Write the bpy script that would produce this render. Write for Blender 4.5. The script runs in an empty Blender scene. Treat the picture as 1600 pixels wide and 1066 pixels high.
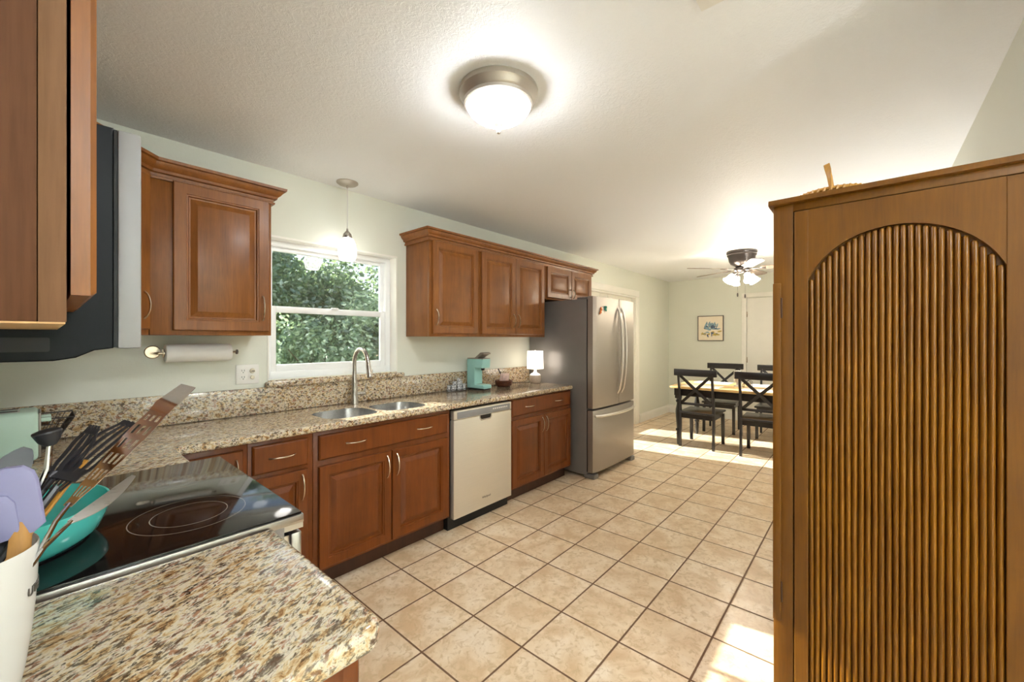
import bpy, bmesh, math, random
from math import pi, sin, cos, radians as R
from mathutils import Vector, Matrix

random.seed(7)
S = bpy.context.scene
COL = S.collection

# ------------------------------------------------------------------ camera
ZC = 1.372
YAW = R(41.116)
cam_d = bpy.data.cameras.new('camera')
cam = bpy.data.objects.new('camera', cam_d)
COL.objects.link(cam)
cam.location = (0, 0, ZC)
cam.rotation_euler = (pi / 2, 0, YAW - pi / 2)
cam_d.sensor_width = 36
cam_d.lens = 637.9 / 1600 * 36
cam_d.shift_y = -3.5 / 1600
cam_d.clip_start = 0.02
S.camera = cam

# ------------------------------------------------------------------ world, sun, exposure
w = bpy.data.worlds.new('world'); S.world = w; w.use_nodes = True
nt = w.node_tree; nt.nodes.clear()
sky = nt.nodes.new('ShaderNodeTexSky'); sky.sky_type = 'NISHITA'
sky.sun_disc = False; sky.sun_elevation = R(26); sky.sun_rotation = R(-10)
bg = nt.nodes.new('ShaderNodeBackground'); bg.inputs[1].default_value = 0.10
wo = nt.nodes.new('ShaderNodeOutputWorld')
nt.links.new(sky.outputs[0], bg.inputs[0]); nt.links.new(bg.outputs[0], wo.inputs[0])

sd = bpy.data.lights.new('sun', 'SUN'); sd.energy = 9; sd.angle = R(0.6); sd.color = (1, .95, .86)
so = bpy.data.objects.new('sun', sd); COL.objects.link(so)
so.rotation_euler = Vector((.175, -1, -.534)).to_track_quat('-Z', 'Y').to_euler()
so.location = (0, 8, 6)

S.view_settings.view_transform = 'Standard'
S.view_settings.look = 'None'
S.view_settings.exposure = 1.42
S.view_settings.gamma = 1
S.view_settings.use_curve_mapping = False

L_CEIL, L_PEND, L_FAN, L_LAMP, L_FILL_REAR, L_FILL_UP = 30, 3.0, 24, 1.6, 75, 270

# ------------------------------------------------------------------ materials
def newmat(name):
    m = bpy.data.materials.new(name); m.use_nodes = True
    nt = m.node_tree
    return m, nt, nt.nodes['Principled BSDF']
def N(nt, t, **k):
    n = nt.nodes.new(t)
    for a, b in k.items(): setattr(n, a, b)
    return n
def coords(nt, scale=(1, 1, 1), rot=(0, 0, 0)):
    tc = N(nt, 'ShaderNodeTexCoord'); mp = N(nt, 'ShaderNodeMapping')
    mp.inputs['Scale'].default_value = scale; mp.inputs['Rotation'].default_value = rot
    nt.links.new(tc.outputs['Object'], mp.inputs[0]); return mp.outputs[0]
def noise(nt, vec, scale, detail=4, rough=.55, dist=0):
    n = N(nt, 'ShaderNodeTexNoise'); n.inputs['Scale'].default_value = scale
    n.inputs['Detail'].default_value = detail; n.inputs['Roughness'].default_value = rough
    n.inputs['Distortion'].default_value = dist
    nt.links.new(vec, n.inputs['Vector']); return n.outputs[0]
def ramp(nt, fac, stops):
    r = N(nt, 'ShaderNodeValToRGB'); e = r.color_ramp.elements
    while len(e) < len(stops): e.new(.5)
    for i, (p, c) in enumerate(stops):
        e[i].position = p; e[i].color = (*c, 1) if len(c) == 3 else c
    nt.links.new(fac, r.inputs[0]); return r.outputs[0]
def mixc(nt, fac, a, b, mode='MIX'):
    n = N(nt, 'ShaderNodeMix', data_type='RGBA', blend_type=mode)
    if isinstance(fac, float): n.inputs[0].default_value = fac
    else: nt.links.new(fac, n.inputs[0])
    for i, x in ((6, a), (7, b)):
        if isinstance(x, tuple): n.inputs[i].default_value = (*x, 1)
        else: nt.links.new(x, n.inputs[i])
    return n.outputs[2]
def math_(nt, op, a, b=None, c=None):
    n = N(nt, 'ShaderNodeMath', operation=op)
    for i, x in enumerate((a, b, c)):
        if x is None: continue
        if isinstance(x, (int, float)): n.inputs[i].default_value = x
        else: nt.links.new(x, n.inputs[i])
    return n.outputs[0]
def bump(nt, p, h, strength=.3, dist=.002):
    b = N(nt, 'ShaderNodeBump'); b.inputs['Strength'].default_value = strength
    b.inputs['Distance'].default_value = dist
    nt.links.new(h, b.inputs['Height']); nt.links.new(b.outputs[0], p.inputs['Normal'])
def srgb(r, g, b):
    f = lambda c: (c / 255 / 12.92) if c / 255 <= .04045 else ((c / 255 + .055) / 1.055) ** 2.4
    return (f(r), f(g), f(b))

def plain(name, c, rough=.5, metal=0, nz=0.06, scale=8, bmp=0, bs=200, coat=0, spec=.5):
    m, nt, p = newmat(name)
    v = coords(nt); f = noise(nt, v, scale, 3)
    lo = tuple(x * (1 - nz) for x in c); hi = tuple(min(1, x * (1 + nz)) for x in c)
    nt.links.new(ramp(nt, f, [(.3, lo), (.7, hi)]), p.inputs['Base Color'])
    p.inputs['Roughness'].default_value = rough; p.inputs['Metallic'].default_value = metal
    p.inputs['Specular IOR Level'].default_value = spec
    if coat: p.inputs['Coat Weight'].default_value = coat; p.inputs['Coat Roughness'].default_value = .1
    if bmp: bump(nt, p, noise(nt, v, bs, 3), bmp, .001)
    return m
def emis(name, c, s, base=(.9, .9, .9)):
    m, nt, p = newmat(name)
    v = coords(nt); f = noise(nt, v, 6, 2)
    nt.links.new(ramp(nt, f, [(.2, tuple(x * .96 for x in c)), (.8, c)]), p.inputs['Emission Color'])
    p.inputs['Base Color'].default_value = (*base, 1)
    p.inputs['Emission Strength'].default_value = s
    p.inputs['Roughness'].default_value = .35
    return m
def wood(name, dark, light, rough=.38, grain='Z', scale=1.0, coat=.05, contrast=1.0, spec=.38):
    m, nt, p = newmat(name)
    sc = {'Z': (26, 26, 1.6), 'X': (1.6, 26, 26), 'Y': (26, 1.6, 26)}[grain]
    v = coords(nt, tuple(s * scale for s in sc))
    f1 = noise(nt, v, 1.0, 5, .6, .6)
    v2 = coords(nt, (1.6, 1.6, 1.1))
    f2 = noise(nt, v2, 3.2, 4, .6, .3)
    f = math_(nt, 'ADD', math_(nt, 'MULTIPLY', f1, .5), math_(nt, 'MULTIPLY', f2, .5))
    c = ramp(nt, f, [(.5 - .17 / contrast, dark), (.5 + .15 / contrast, light)])
    fine = noise(nt, coords(nt, tuple(s * 7 * scale for s in sc)), 1, 3)
    c = mixc(nt, .16, c, ramp(nt, fine, [(.35, tuple(x * .5 for x in dark)), (.6, light)]))
    nt.links.new(c, p.inputs['Base Color'])
    p.inputs['Roughness'].default_value = rough; p.inputs['Specular IOR Level'].default_value = spec
    p.inputs['Coat Weight'].default_value = coat; p.inputs['Coat Roughness'].default_value = .18
    bump(nt, p, fine, .08, .0006)
    return m

def m_paint(name, c, strength=.25, scale=90):
    m, nt, p = newmat(name)
    v = coords(nt)
    nt.links.new(ramp(nt, noise(nt, v, 1.5, 3), [(.3, tuple(x * .975 for x in c)), (.7, c)]), p.inputs['Base Color'])
    p.inputs['Roughness'].default_value = .55
    bump(nt, p, noise(nt, v, scale, 5, .6), strength, .002)
    return m
def m_ceiling():
    m, nt, p = newmat('ceiling_texture')
    v = coords(nt)
    p.inputs['Base Color'].default_value = (.91, .925, .94, 1)
    p.inputs['Roughness'].default_value = .45
    f = noise(nt, v, 38, 6, .65, 1.2)
    f2 = noise(nt, v, 7, 3, .5, .8)
    h = math_(nt, 'ADD', ramp(nt, f, [(.42, (0, 0, 0)), (.6, (1, 1, 1))]), f2)
    bump(nt, p, h, .32, .004)
    return m
def m_tiles():
    m, nt, p = newmat('floor_tiles')
    tc = N(nt, 'ShaderNodeTexCoord'); sx = N(nt, 'ShaderNodeSeparateXYZ')
    nt.links.new(tc.outputs['Object'], sx.inputs[0])
    s = .31085
    ax = math_(nt, 'DIVIDE', math_(nt, 'SUBTRACT', sx.outputs[0], 1.7081), s)
    ay = math_(nt, 'DIVIDE', math_(nt, 'SUBTRACT', sx.outputs[1], .85107), s)
    fx = math_(nt, 'PINGPONG', ax, .5); fy = math_(nt, 'PINGPONG', ay, .5)
    d = math_(nt, 'MINIMUM', fx, fy)             # distance to the nearest joint, in tiles
    wob = math_(nt, 'MULTIPLY', noise(nt, tc.outputs['Object'], 30, 2), .006)
    d = math_(nt, 'SUBTRACT', d, math_(nt, 'SUBTRACT', wob, .003))
    g = N(nt, 'ShaderNodeMapRange'); g.inputs[1].default_value = .0115; g.inputs[2].default_value = .0165
    nt.links.new(d, g.inputs[0])
    cmb = N(nt, 'ShaderNodeCombineXYZ')
    nt.links.new(math_(nt, 'FLOOR', ax), cmb.inputs[0]); nt.links.new(math_(nt, 'FLOOR', ay), cmb.inputs[1])
    wn = N(nt, 'ShaderNodeTexWhiteNoise'); nt.links.new(cmb.outputs[0], wn.inputs['Vector'])
    off = N(nt, 'ShaderNodeVectorMath', operation='MULTIPLY_ADD')
    nt.links.new(wn.outputs['Color'], off.inputs[0]); off.inputs[1].default_value = (9, 9, 9)
    nt.links.new(tc.outputs['Object'], off.inputs[2])
    n1 = noise(nt, off.outputs[0], 6.5, 6, .62, .5)
    n2 = noise(nt, off.outputs[0], 30, 5, .65, .8)
    c = ramp(nt, n1, [(.36, srgb(212, 180, 142)), (.50, srgb(228, 204, 172)), (.66, srgb(240, 222, 198))])
    c = mixc(nt, ramp(nt, n2, [(.38, (.75,) * 3), (.5, (0,) * 3)]), c, srgb(200, 170, 130))
    c = mixc(nt, math_(nt, 'MULTIPLY', wn.outputs['Value'], .22), c, srgb(214, 190, 158))
    c = mixc(nt, g.outputs[0], srgb(112, 82, 58), c)
    nt.links.new(c, p.inputs['Base Color'])
    r = N(nt, 'ShaderNodeMapRange'); r.inputs[3].default_value = .8; r.inputs[4].default_value = .28
    nt.links.new(g.outputs[0], r.inputs[0]); nt.links.new(r.outputs[0], p.inputs['Roughness'])
    g2 = N(nt, 'ShaderNodeMapRange'); g2.inputs[1].default_value = .006; g2.inputs[2].default_value = .03
    nt.links.new(d, g2.inputs[0])
    h = math_(nt, 'ADD', g2.outputs[0], math_(nt, 'MULTIPLY', n2, .25))
    bump(nt, p, h, .5, .003)
    return m
def m_granite():
    m, nt, p = newmat('granite')
    v0 = coords(nt, (1, 1, 1), (0, 0, R(-27)))
    mp = N(nt, 'ShaderNodeMapping'); mp.inputs['Scale'].default_value = (.66, 1.35, 1.15)
    nt.links.new(v0, mp.inputs[0]); v = mp.outputs[0]
    a = noise(nt, v, 48, 6, .66, .6)
    b = noise(nt, v, 84, 4, .62, .4)
    c0 = noise(nt, v, 6, 3, .6, .5)
    base = ramp(nt, a, [(.34, srgb(142, 102, 60)), (.42, srgb(196, 164, 120)), (.48, srgb(212, 196, 164)),
                        (.57, srgb(216, 209, 194)), (.70, srgb(196, 192, 186))])
    rmask = ramp(nt, noise(nt, v, 48, 5, .68, .5), [(.54, (0, 0, 0)), (.61, (.8,) * 3)])
    rust = mixc(nt, rmask, base, srgb(154, 90, 30))
    rmask2 = ramp(nt, noise(nt, v, 70, 4, .62, .4), [(.60, (0, 0, 0)), (.65, (.8,) * 3)])
    rust = mixc(nt, rmask2, rust, srgb(104, 58, 24))
    dk = ramp(nt, b, [(.405, (1, 1, 1)), (.455, (0, 0, 0))])
    dk2 = math_(nt, 'MULTIPLY', dk, ramp(nt, c0, [(.35, (1, 1, 1)), (.7, (.45,) * 3)]))
    col = mixc(nt, dk2, rust, srgb(44, 34, 26))
    gr = ramp(nt, noise(nt, v, 54, 6, .7, .5), [(.39, (.85,) * 3), (.455, (0, 0, 0))])
    col = mixc(nt, gr, col, srgb(84, 66, 50))
    nt.links.new(col, p.inputs['Base Color'])
    p.inputs['Roughness'].default_value = .13
    p.inputs['Coat Weight'].default_value = .2
    return m
def m_steel(name, c=(.62, .61, .59), rough=.28, brush='Z', metal=1):
    m, nt, p = newmat(name)
    sc = {'Z': (400, 400, 4), 'X': (4, 400, 400), 'Y': (400, 4, 400)}[brush]
    f = noise(nt, coords(nt, sc), 1, 3)
    nt.links.new(ramp(nt, f, [(.3, tuple(x * .93 for x in c)), (.7, c)]), p.inputs['Base Color'])
    p.inputs['Metallic'].default_value = metal
    rr = N(nt, 'ShaderNodeMapRange'); rr.inputs[3].default_value = rough * .8; rr.inputs[4].default_value = rough * 1.2
    nt.links.new(f, rr.inputs[0]); nt.links.new(rr.outputs[0], p.inputs['Roughness'])
    return m
def m_glass():
    m, nt, p = newmat('window_glass')
    nt.nodes.remove(p)
    out = nt.nodes['Material Output']
    tr = N(nt, 'ShaderNodeBsdfTransparent'); gl = N(nt, 'ShaderNodeBsdfGlossy')
    gl.inputs['Roughness'].default_value = .01
    tr.inputs[0].default_value = (.93, .96, .95, 1)
    fr = N(nt, 'ShaderNodeFresnel'); fr.inputs[0].default_value = 1.5
    k = math_(nt, 'MULTIPLY', fr.outputs[0], 1.6)
    mx = N(nt, 'ShaderNodeMixShader')
    nt.links.new(k, mx.inputs[0]); nt.links.new(tr.outputs[0], mx.inputs[1]); nt.links.new(gl.outputs[0], mx.inputs[2])
    nt.links.new(mx.outputs[0], out.inputs[0])
    return m
def m_leaf(name, c1, c2):
    m, nt, p = newmat(name)
    nt.nodes.remove(p); out = nt.nodes['Material Output']
    f = noise(nt, coords(nt), 5, 3)
    col = ramp(nt, f, [(.35, c1), (.65, c2)])
    d = N(nt, 'ShaderNodeBsdfDiffuse'); t = N(nt, 'ShaderNodeBsdfTranslucent'); g = N(nt, 'ShaderNodeBsdfGlossy')
    g.inputs['Roughness'].default_value = .38; g.inputs[0].default_value = (.85, .95, 1, 1)
    nt.links.new(col, d.inputs[0])
    nt.links.new(mixc(nt, .5, col, (.55, .72, .30)), t.inputs[0])
    m1 = N(nt, 'ShaderNodeMixShader'); m1.inputs[0].default_value = .45
    m2 = N(nt, 'ShaderNodeMixShader'); m2.inputs[0].default_value = .16
    nt.links.new(d.outputs[0], m1.inputs[1]); nt.links.new(t.outputs[0], m1.inputs[2])
    nt.links.new(m1.outputs[0], m2.inputs[1]); nt.links.new(g.outputs[0], m2.inputs[2])
    nt.links.new(m2.outputs[0], out.inputs[0])
    return m
def m_cooktop():
    m, nt, p = newmat('black_ceramic_glass')
    tc = N(nt, 'ShaderNodeTexCoord'); sx = N(nt, 'ShaderNodeSeparateXYZ')
    nt.links.new(tc.outputs['Object'], sx.inputs[0])
    total = None
    # ring centres relative to the range's own base point (RX, RY)
    for cx, cy, rs in BURN:
        dx = math_(nt, 'SUBTRACT', sx.outputs[0], cx); dy = math_(nt, 'SUBTRACT', sx.outputs[1], cy)
        rr = math_(nt, 'SQRT', math_(nt, 'ADD', math_(nt, 'MULTIPLY', dx, dx), math_(nt, 'MULTIPLY', dy, dy)))
        for r0 in rs:
            a = math_(nt, 'LESS_THAN', math_(nt, 'ABSOLUTE', math_(nt, 'SUBTRACT', rr, r0)), .0011)
            total = a if total is None else math_(nt, 'MAXIMUM', total, a)
    c = mixc(nt, total, (.006, .005, .005), (.20, .17, .14))
    nt.links.new(c, p.inputs['Base Color'])
    p.inputs['Roughness'].default_value = .07
    p.inputs['Specular IOR Level'].default_value = .5
    return m
RX, RY = .07, 1.48
BURN = [(.245 - RX, 1.305 - RY, (.118, .078)), (.265 - RX, 1.65 - RY, (.10, .075)),
        (-.09 - RX, 1.30 - RY, (.085,)), (-.09 - RX, 1.66 - RY, (.085,))]

M = {}
M['wall'] = m_paint('sage_wall_paint', srgb(226, 228, 216))
M['ceiling'] = m_ceiling()
M['trim'] = plain('white_trim_paint', srgb(240, 238, 230), .35, nz=.015)
M['vinyl'] = plain('white_vinyl', srgb(243, 244, 244), .3, nz=.01)
M['floor'] = m_tiles()
M['granite'] = m_granite()
M['wood'] = wood('cinnamon_maple', srgb(110, 62, 20), srgb(148, 91, 37))
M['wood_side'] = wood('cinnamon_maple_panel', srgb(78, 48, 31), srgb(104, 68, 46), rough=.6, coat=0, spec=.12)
M['wood_shaded'] = wood('cinnamon_maple_shaded', srgb(88, 41, 5), srgb(122, 61, 12))  # wall-cabinet maple again, with the base run's dimmer light painted into the colour
M['wood_frame_sheen'] = wood('maple_frame_sheen', srgb(108, 76, 54), srgb(130, 96, 70), rough=.6, coat=0, spec=.12)  # lighter, greyer than the maple: sheen on the stile put into the colour
M['wood_in'] = plain('cabinet_underside_birch', srgb(196, 152, 100), .5)
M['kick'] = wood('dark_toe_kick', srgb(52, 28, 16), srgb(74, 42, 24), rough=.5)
M['pull'] = m_steel('satin_nickel', srgb(206, 190, 170), .25)
M['steel'] = m_steel('stainless_steel', srgb(178, 171, 163), .5, 'Z', .9)
M['handle'] = m_steel('polished_handle_steel', srgb(232, 227, 220), .3)
M['steel_h'] = m_steel('stainless_steel_brushed', srgb(188, 184, 180), .30, 'X')
M['steel_side'] = plain('grey_painted_steel', srgb(136, 133, 132), .3, .35, nz=.02)
M['dw_steel'] = m_steel('dishwasher_steel', srgb(228, 220, 206), .45, 'X', .65)
M['dw_panel'] = plain('grey_control_panel', srgb(140, 140, 142), .35, .3)
M['bowl'] = m_steel('sink_steel', srgb(205, 205, 205), .25, 'X')
M['faucet'] = m_steel('brushed_nickel', srgb(188, 182, 176), .28)
M['chrome'] = m_steel('bright_chrome', srgb(220, 220, 222), .1)
M['bronze'] = plain('dark_bronze', srgb(84, 78, 76), .38, .7)
M['nickel_ring'] = m_steel('fixture_nickel', srgb(186, 178, 168), .42, 'Z', .75)
M['black'] = plain('black_plastic', srgb(26, 27, 30), .3)
M['mw_black'] = plain('microwave_black_enamel', srgb(6, 8, 12), .4, 0, nz=.1, spec=.15)
M['gap'] = plain('shadow_gap_black', srgb(14, 13, 13), .6)
M['mw_door'] = plain('microwave_door_edge', srgb(158, 158, 160), .5, .2, nz=.01)
M['glasstop'] = m_cooktop()
M['glass'] = m_glass()
M['armoire'] = wood('golden_brown_wood', srgb(90, 51, 0), srgb(116, 71, 2), rough=.42, coat=.05)
M['reed'] = wood('golden_reeds', srgb(98, 56, 0), srgb(134, 84, 6), rough=.38, coat=.1)
M['chair'] = plain('black_painted_wood', srgb(34, 31, 31), .28, nz=.1, coat=.2)
M['tabletop'] = wood('natural_wood_top', srgb(200, 160, 100), srgb(226, 192, 134), rough=.3, grain='Y')
M['linen'] = plain('white_linen', srgb(232, 230, 224), .7, bmp=.2, bs=300)
M['paper'] = plain('paper_towel', srgb(250, 249, 247), .85, nz=.02, bmp=.5, bs=160)
M['white_plastic'] = plain('white_plastic', srgb(238, 236, 230), .35, nz=.01)
M['ivory'] = plain('ivory_plastic', srgb(226, 218, 196), .4, nz=.01)
M['mint'] = plain('mint_plastic', srgb(160, 212, 206), .3, nz=.03)
M['mint_light'] = plain('pale_mint_enamel', srgb(196, 226, 212), .25, nz=.02)
M['teal'] = plain('teal_enamel', srgb(84, 198, 190), .16, nz=.05, coat=.4)
M['ceramic'] = plain('white_ceramic', srgb(216, 214, 210), .22, nz=.015, coat=.3)
M['grey_ceramic'] = plain('speckled_grey_ceramic', srgb(184, 172, 160), .5, nz=.12, scale=90)
M['lav'] = plain('lavender_silicone', srgb(138, 136, 174), .5, nz=.02)
M['utwood'] = wood('utensil_wood', srgb(150, 104, 54), srgb(190, 140, 80), rough=.5, coat=0)
M['bamboo'] = wood('golden_bamboo', srgb(168, 116, 40), srgb(206, 152, 70), rough=.4, coat=.1)
M['nylon'] = plain('black_nylon', srgb(38, 38, 42), .32)
M['wicker'] = plain('brown_wicker', srgb(96, 54, 34), .5, nz=.35, scale=60, bmp=.8, bs=120)
M['packet'] = plain('pink_white_packets', srgb(236, 206, 198), .5, nz=.15, scale=40)
M['orange'] = plain('orange_enamel', srgb(216, 112, 40), .35, nz=.2, scale=60)
M['turq'] = plain('turquoise_enamel', srgb(30, 140, 122), .3, nz=.3, scale=60)
M['frosted_c'] = emis('frosted_glass_lit', (.97, .985, 1), L_CEIL)
M['frosted_p'] = emis('frosted_pendant_lit', (1, .96, .90), L_PEND)
M['frosted_f'] = emis('frosted_fan_glass_lit', (1, .87, .68), L_FAN)
M['shade'] = emis('linen_shade_lit', (1, .88, .72), L_LAMP)
M['fill_rear'] = emis('rear_fill_glass_lit', (.90, .96, 1), L_FILL_REAR)
M['uplight_r'] = emis('rear_fill_bulb', (.88, .95, 1), L_FILL_UP * 2.2)
M['uplight'] = emis('fill_bulb', (.98, .98, .97), L_FILL_UP * .5)
M['canvas'] = plain('cream_canvas', srgb(240, 228, 206), .7, nz=.02)
M['paint_blue'] = plain('painted_blue', srgb(140, 168, 180), .7, nz=.35, scale=40)
M['paint_yellow'] = plain('painted_ochre', srgb(200, 176, 96), .7, nz=.25, scale=40)
M['paint_dark'] = plain('painted_navy', srgb(84, 98, 122), .7, nz=.3, scale=40)
M['frame'] = plain('dark_grey_frame', srgb(84, 78, 72), .4)
M['blade'] = wood('fan_blade_wood', srgb(120, 104, 94), srgb(150, 134, 122), rough=.4, grain='X')
M['leaf_a'] = m_leaf('leaf_mid_green', (.06, .11, .06), (.14, .21, .11))
M['leaf_b'] = m_leaf('leaf_light_green', (.12, .19, .13), (.30, .38, .26))
M['leaf_c'] = m_leaf('leaf_dark_green', (.045, .08, .06), (.11, .16, .12))
M['bark'] = plain('tree_bark', srgb(88, 72, 58), .9, nz=.3, scale=20)
M['grass'] = plain('lawn', srgb(92, 110, 58), .95, nz=.4, scale=3)
M['pattern'] = None
def m_pattern():
    m, nt, p = newmat('grey_lattice_pattern')
    v = N(nt, 'ShaderNodeTexVoronoi'); v.inputs['Scale'].default_value = 70; v.feature = 'DISTANCE_TO_EDGE'
    nt.links.new(coords(nt), v.inputs['Vector'])
    nt.links.new(ramp(nt, v.outputs['Distance'], [(.06, srgb(96, 100, 110)), (.14, srgb(236, 236, 236))]), p.inputs['Base Color'])
    p.inputs['Roughness'].default_value = .4
    return m
M['pattern'] = m_pattern()
def m_mesh():
    m, nt, p = newmat('grey_stripe_keys')
    p.inputs['Base Color'].default_value = (.3, .3, .32, 1); return m

# ------------------------------------------------------------------ geometry helpers
MATS = {}
def wm(o): return MATS.get(o, Matrix.Identity(4))

class B:
    def __init__(s): s.bm = bmesh.new()
    def _xf(s, vs, m):
        if m is not None: bmesh.ops.transform(s.bm, matrix=m, verts=vs)
    def box(s, x0, y0, z0, x1, y1, z1, bev=0, seg=2, m=None, mi=0):
        r = bmesh.ops.create_cube(s.bm, size=1)
        vs = r['verts']
        bmesh.ops.scale(s.bm, vec=(abs(x1 - x0), abs(y1 - y0), abs(z1 - z0)), verts=vs)
        bmesh.ops.translate(s.bm, vec=((x0 + x1) / 2, (y0 + y1) / 2, (z0 + z1) / 2), verts=vs)
        es = list({e for v in vs for e in v.link_edges})
        fs = list({f for v in vs for f in v.link_faces})
        if bev:
            q = bmesh.ops.bevel(s.bm, geom=es, offset=bev, segments=seg, profile=.5, affect='EDGES')
            vs = list({v for f in q['faces'] for v in f.verts} | {v for v in vs if v.is_valid})
            fs = list({f for v in vs for f in v.link_faces})
        for f in fs: f.material_index = mi
        s._xf(vs, m); return s
    def prism(s, pts, lo, hi, axis='Z', bev=0, seg=3, m=None, mi=0):
        """pts: 2-D outline; extruded between lo and hi along axis."""
        def P(a, b, h):
            return {'Z': (a, b, h), 'Y': (a, h, b), 'X': (h, a, b)}[axis]
        v0 = [s.bm.verts.new(P(a, b, lo)) for a, b in pts]
        v1 = [s.bm.verts.new(P(a, b, hi)) for a, b in pts]
        n = len(pts); fs = [s.bm.faces.new(v0[::-1]), s.bm.faces.new(v1)]
        for i in range(n): fs.append(s.bm.faces.new((v0[i], v0[(i + 1) % n], v1[(i + 1) % n], v1[i])))
        for f in fs: f.material_index = mi
        vs = v0 + v1
        bmesh.ops.recalc_face_normals(s.bm, faces=fs)
        if bev:
            es = list({e for f in fs[:2] for e in f.edges})
            q = bmesh.ops.bevel(s.bm, geom=es, offset=bev, segments=seg, profile=.5, affect='EDGES')
            vs = list({v for f in q['faces'] for v in f.verts} | {v for v in vs if v.is_valid})
        s._xf(vs, m); return s
    def lathe(s, prof, c=(0, 0, 0), seg=32, m=None, close=False, mi=0):
        """prof: (radius, z) pairs turned about Z through c."""
        rings = []; vs = []
        for r, z in prof:
            if r < 1e-5: ring = [s.bm.verts.new((c[0], c[1], c[2] + z))]
            else: ring = [s.bm.verts.new((c[0] + r * cos(2 * pi * k / seg), c[1] + r * sin(2 * pi * k / seg), c[2] + z)) for k in range(seg)]
            rings.append(ring); vs += ring
        fs = []
        for a, b in zip(rings, rings[1:]):
            for k in range(seg):
                k2 = (k + 1) % seg
                if len(a) == 1 and len(b) == 1: break
                if len(a) == 1: fs.append(s.bm.faces.new((a[0], b[k2], b[k])))
                elif len(b) == 1: fs.append(s.bm.faces.new((a[k], a[k2], b[0])))
                else: fs.append(s.bm.faces.new((a[k], a[k2], b[k2], b[k])))
        if close:
            for ring, fl in ((rings[0], 1), (rings[-1], 0)):
                if len(ring) > 1: fs.append(s.bm.faces.new(ring[::-1] if fl else ring))
        bmesh.ops.recalc_face_normals(s.bm, faces=fs)
        for f in fs: f.material_index = mi
        s._xf(vs, m); return s
    def cyl(s, p0, p1, r0, r1=None, seg=16, mi=0):
        r1 = r0 if r1 is None else r1
        return s.tube([p0, p1], [r0, r1], seg, mi=mi)
    def tube(s, pts, r, seg=10, flat=1.0, up=None, mi=0, m=None):
        """sweep a (flattened) circle along points; r number or list."""
        pts = [Vector(p) for p in pts]; n = len(pts)
        rs = r if isinstance(r, (list, tuple)) else [r] * n
        rings = []; prev = Vector(up) if up else None
        for i, p in enumerate(pts):
            t = (pts[min(i + 1, n - 1)] - pts[max(i - 1, 0)]).normalized()
            if prev is None: prev = Vector((0, 0, 1)) if abs(t.z) < .9 else Vector((1, 0, 0))
            u = (prev - t * prev.dot(t)).normalized(); prev = u
            v = t.cross(u)
            rings.append([s.bm.verts.new(p + u * (rs[i] * flat * cos(2 * pi * k / seg)) + v * (rs[i] * sin(2 * pi * k / seg))) for k in range(seg)])
        fs = []
        for a, b in zip(rings, rings[1:]):
            for k in range(seg):
                fs.append(s.bm.faces.new((a[k], a[(k + 1) % seg], b[(k + 1) % seg], b[k])))
        fs.append(s.bm.faces.new(rings[0][::-1])); fs.append(s.bm.faces.new(rings[-1]))
        bmesh.ops.recalc_face_normals(s.bm, faces=fs)
        for f in fs: f.material_index = mi
        s._xf([v for r_ in rings for v in r_], m)
        return s
    def ribbon(s, pts, widths, thick, up=(0, 0, 1), mi=0):
        """flat bar along pts: widths across, thick along 'up'."""
        pts = [Vector(p) for p in pts]; n = len(pts); rings = []
        up = Vector(up)
        for i, p in enumerate(pts):
            t = (pts[min(i + 1, n - 1)] - pts[max(i - 1, 0)]).normalized()
            u = (up - t * up.dot(t)).normalized(); v = t.cross(u)
            w_ = widths[i] if isinstance(widths, (list, tuple)) else widths
            rings.append([s.bm.verts.new(p + v * (a * w_ / 2) + u * (b * thick / 2)) for a, b in ((-1, -1), (1, -1), (1, 1), (-1, 1))])
        fs = []
        for a, b in zip(rings, rings[1:]):
            for k in range(4): fs.append(s.bm.faces.new((a[k], a[(k + 1) % 4], b[(k + 1) % 4], b[k])))
        fs.append(s.bm.faces.new(rings[0][::-1])); fs.append(s.bm.faces.new(rings[-1]))
        bmesh.ops.recalc_face_normals(s.bm, faces=fs)
        for f in fs: f.material_index = mi
        return s
    def panel(s, x0, z0, x1, z1, y, prof, m=None, mi=0):
        """nested rectangular loops facing -Y: prof = (inset, y offset)."""
        loops = []
        for ins, dy in prof:
            loops.append([s.bm.verts.new(v) for v in ((x0 + ins, y + dy, z0 + ins), (x1 - ins, y + dy, z0 + ins), (x1 - ins, y + dy, z1 - ins), (x0 + ins, y + dy, z1 - ins))])
        fs = []
        for a, b in zip(loops, loops[1:]):
            for k in range(4): fs.append(s.bm.faces.new((a[k], a[(k + 1) % 4], b[(k + 1) % 4], b[k])))
        fs.append(s.bm.faces.new(loops[-1])); fs.append(s.bm.faces.new(loops[0][::-1]))
        for f in fs: f.material_index = mi
        bmesh.ops.recalc_face_normals(s.bm, faces=fs)
        s._xf([v for l in loops for v in l], m); return s
    def sweep(s, path, prof, closed=False):
        """moulding: path of (x, y) points, prof of (outward, z); outward = right-hand side of travel."""
        n = len(path); rings = []
        P = [Vector(p) for p in path]
        for i in range(n):
            d0 = (P[i] - P[i - 1]).normalized() if i > 0 else (P[1] - P[0]).normalized()
            d1 = (P[i + 1] - P[i]).normalized() if i < n - 1 else (P[-1] - P[-2]).normalized()
            n0 = Vector((d0.y, -d0.x)); n1 = Vector((d1.y, -d1.x))
            mv = (n0 + n1).normalized(); k = 1 / max(.3, mv.dot(n0))
            rings.append([s.bm.verts.new((P[i].x + mv.x * k * o, P[i].y + mv.y * k * o, z)) for o, z in prof])
        q = len(prof); fs = []
        for a, b in zip(rings, rings[1:]):
            for k in range(q): fs.append(s.bm.faces.new((a[k], a[(k + 1) % q], b[(k + 1) % q], b[k])))
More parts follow.
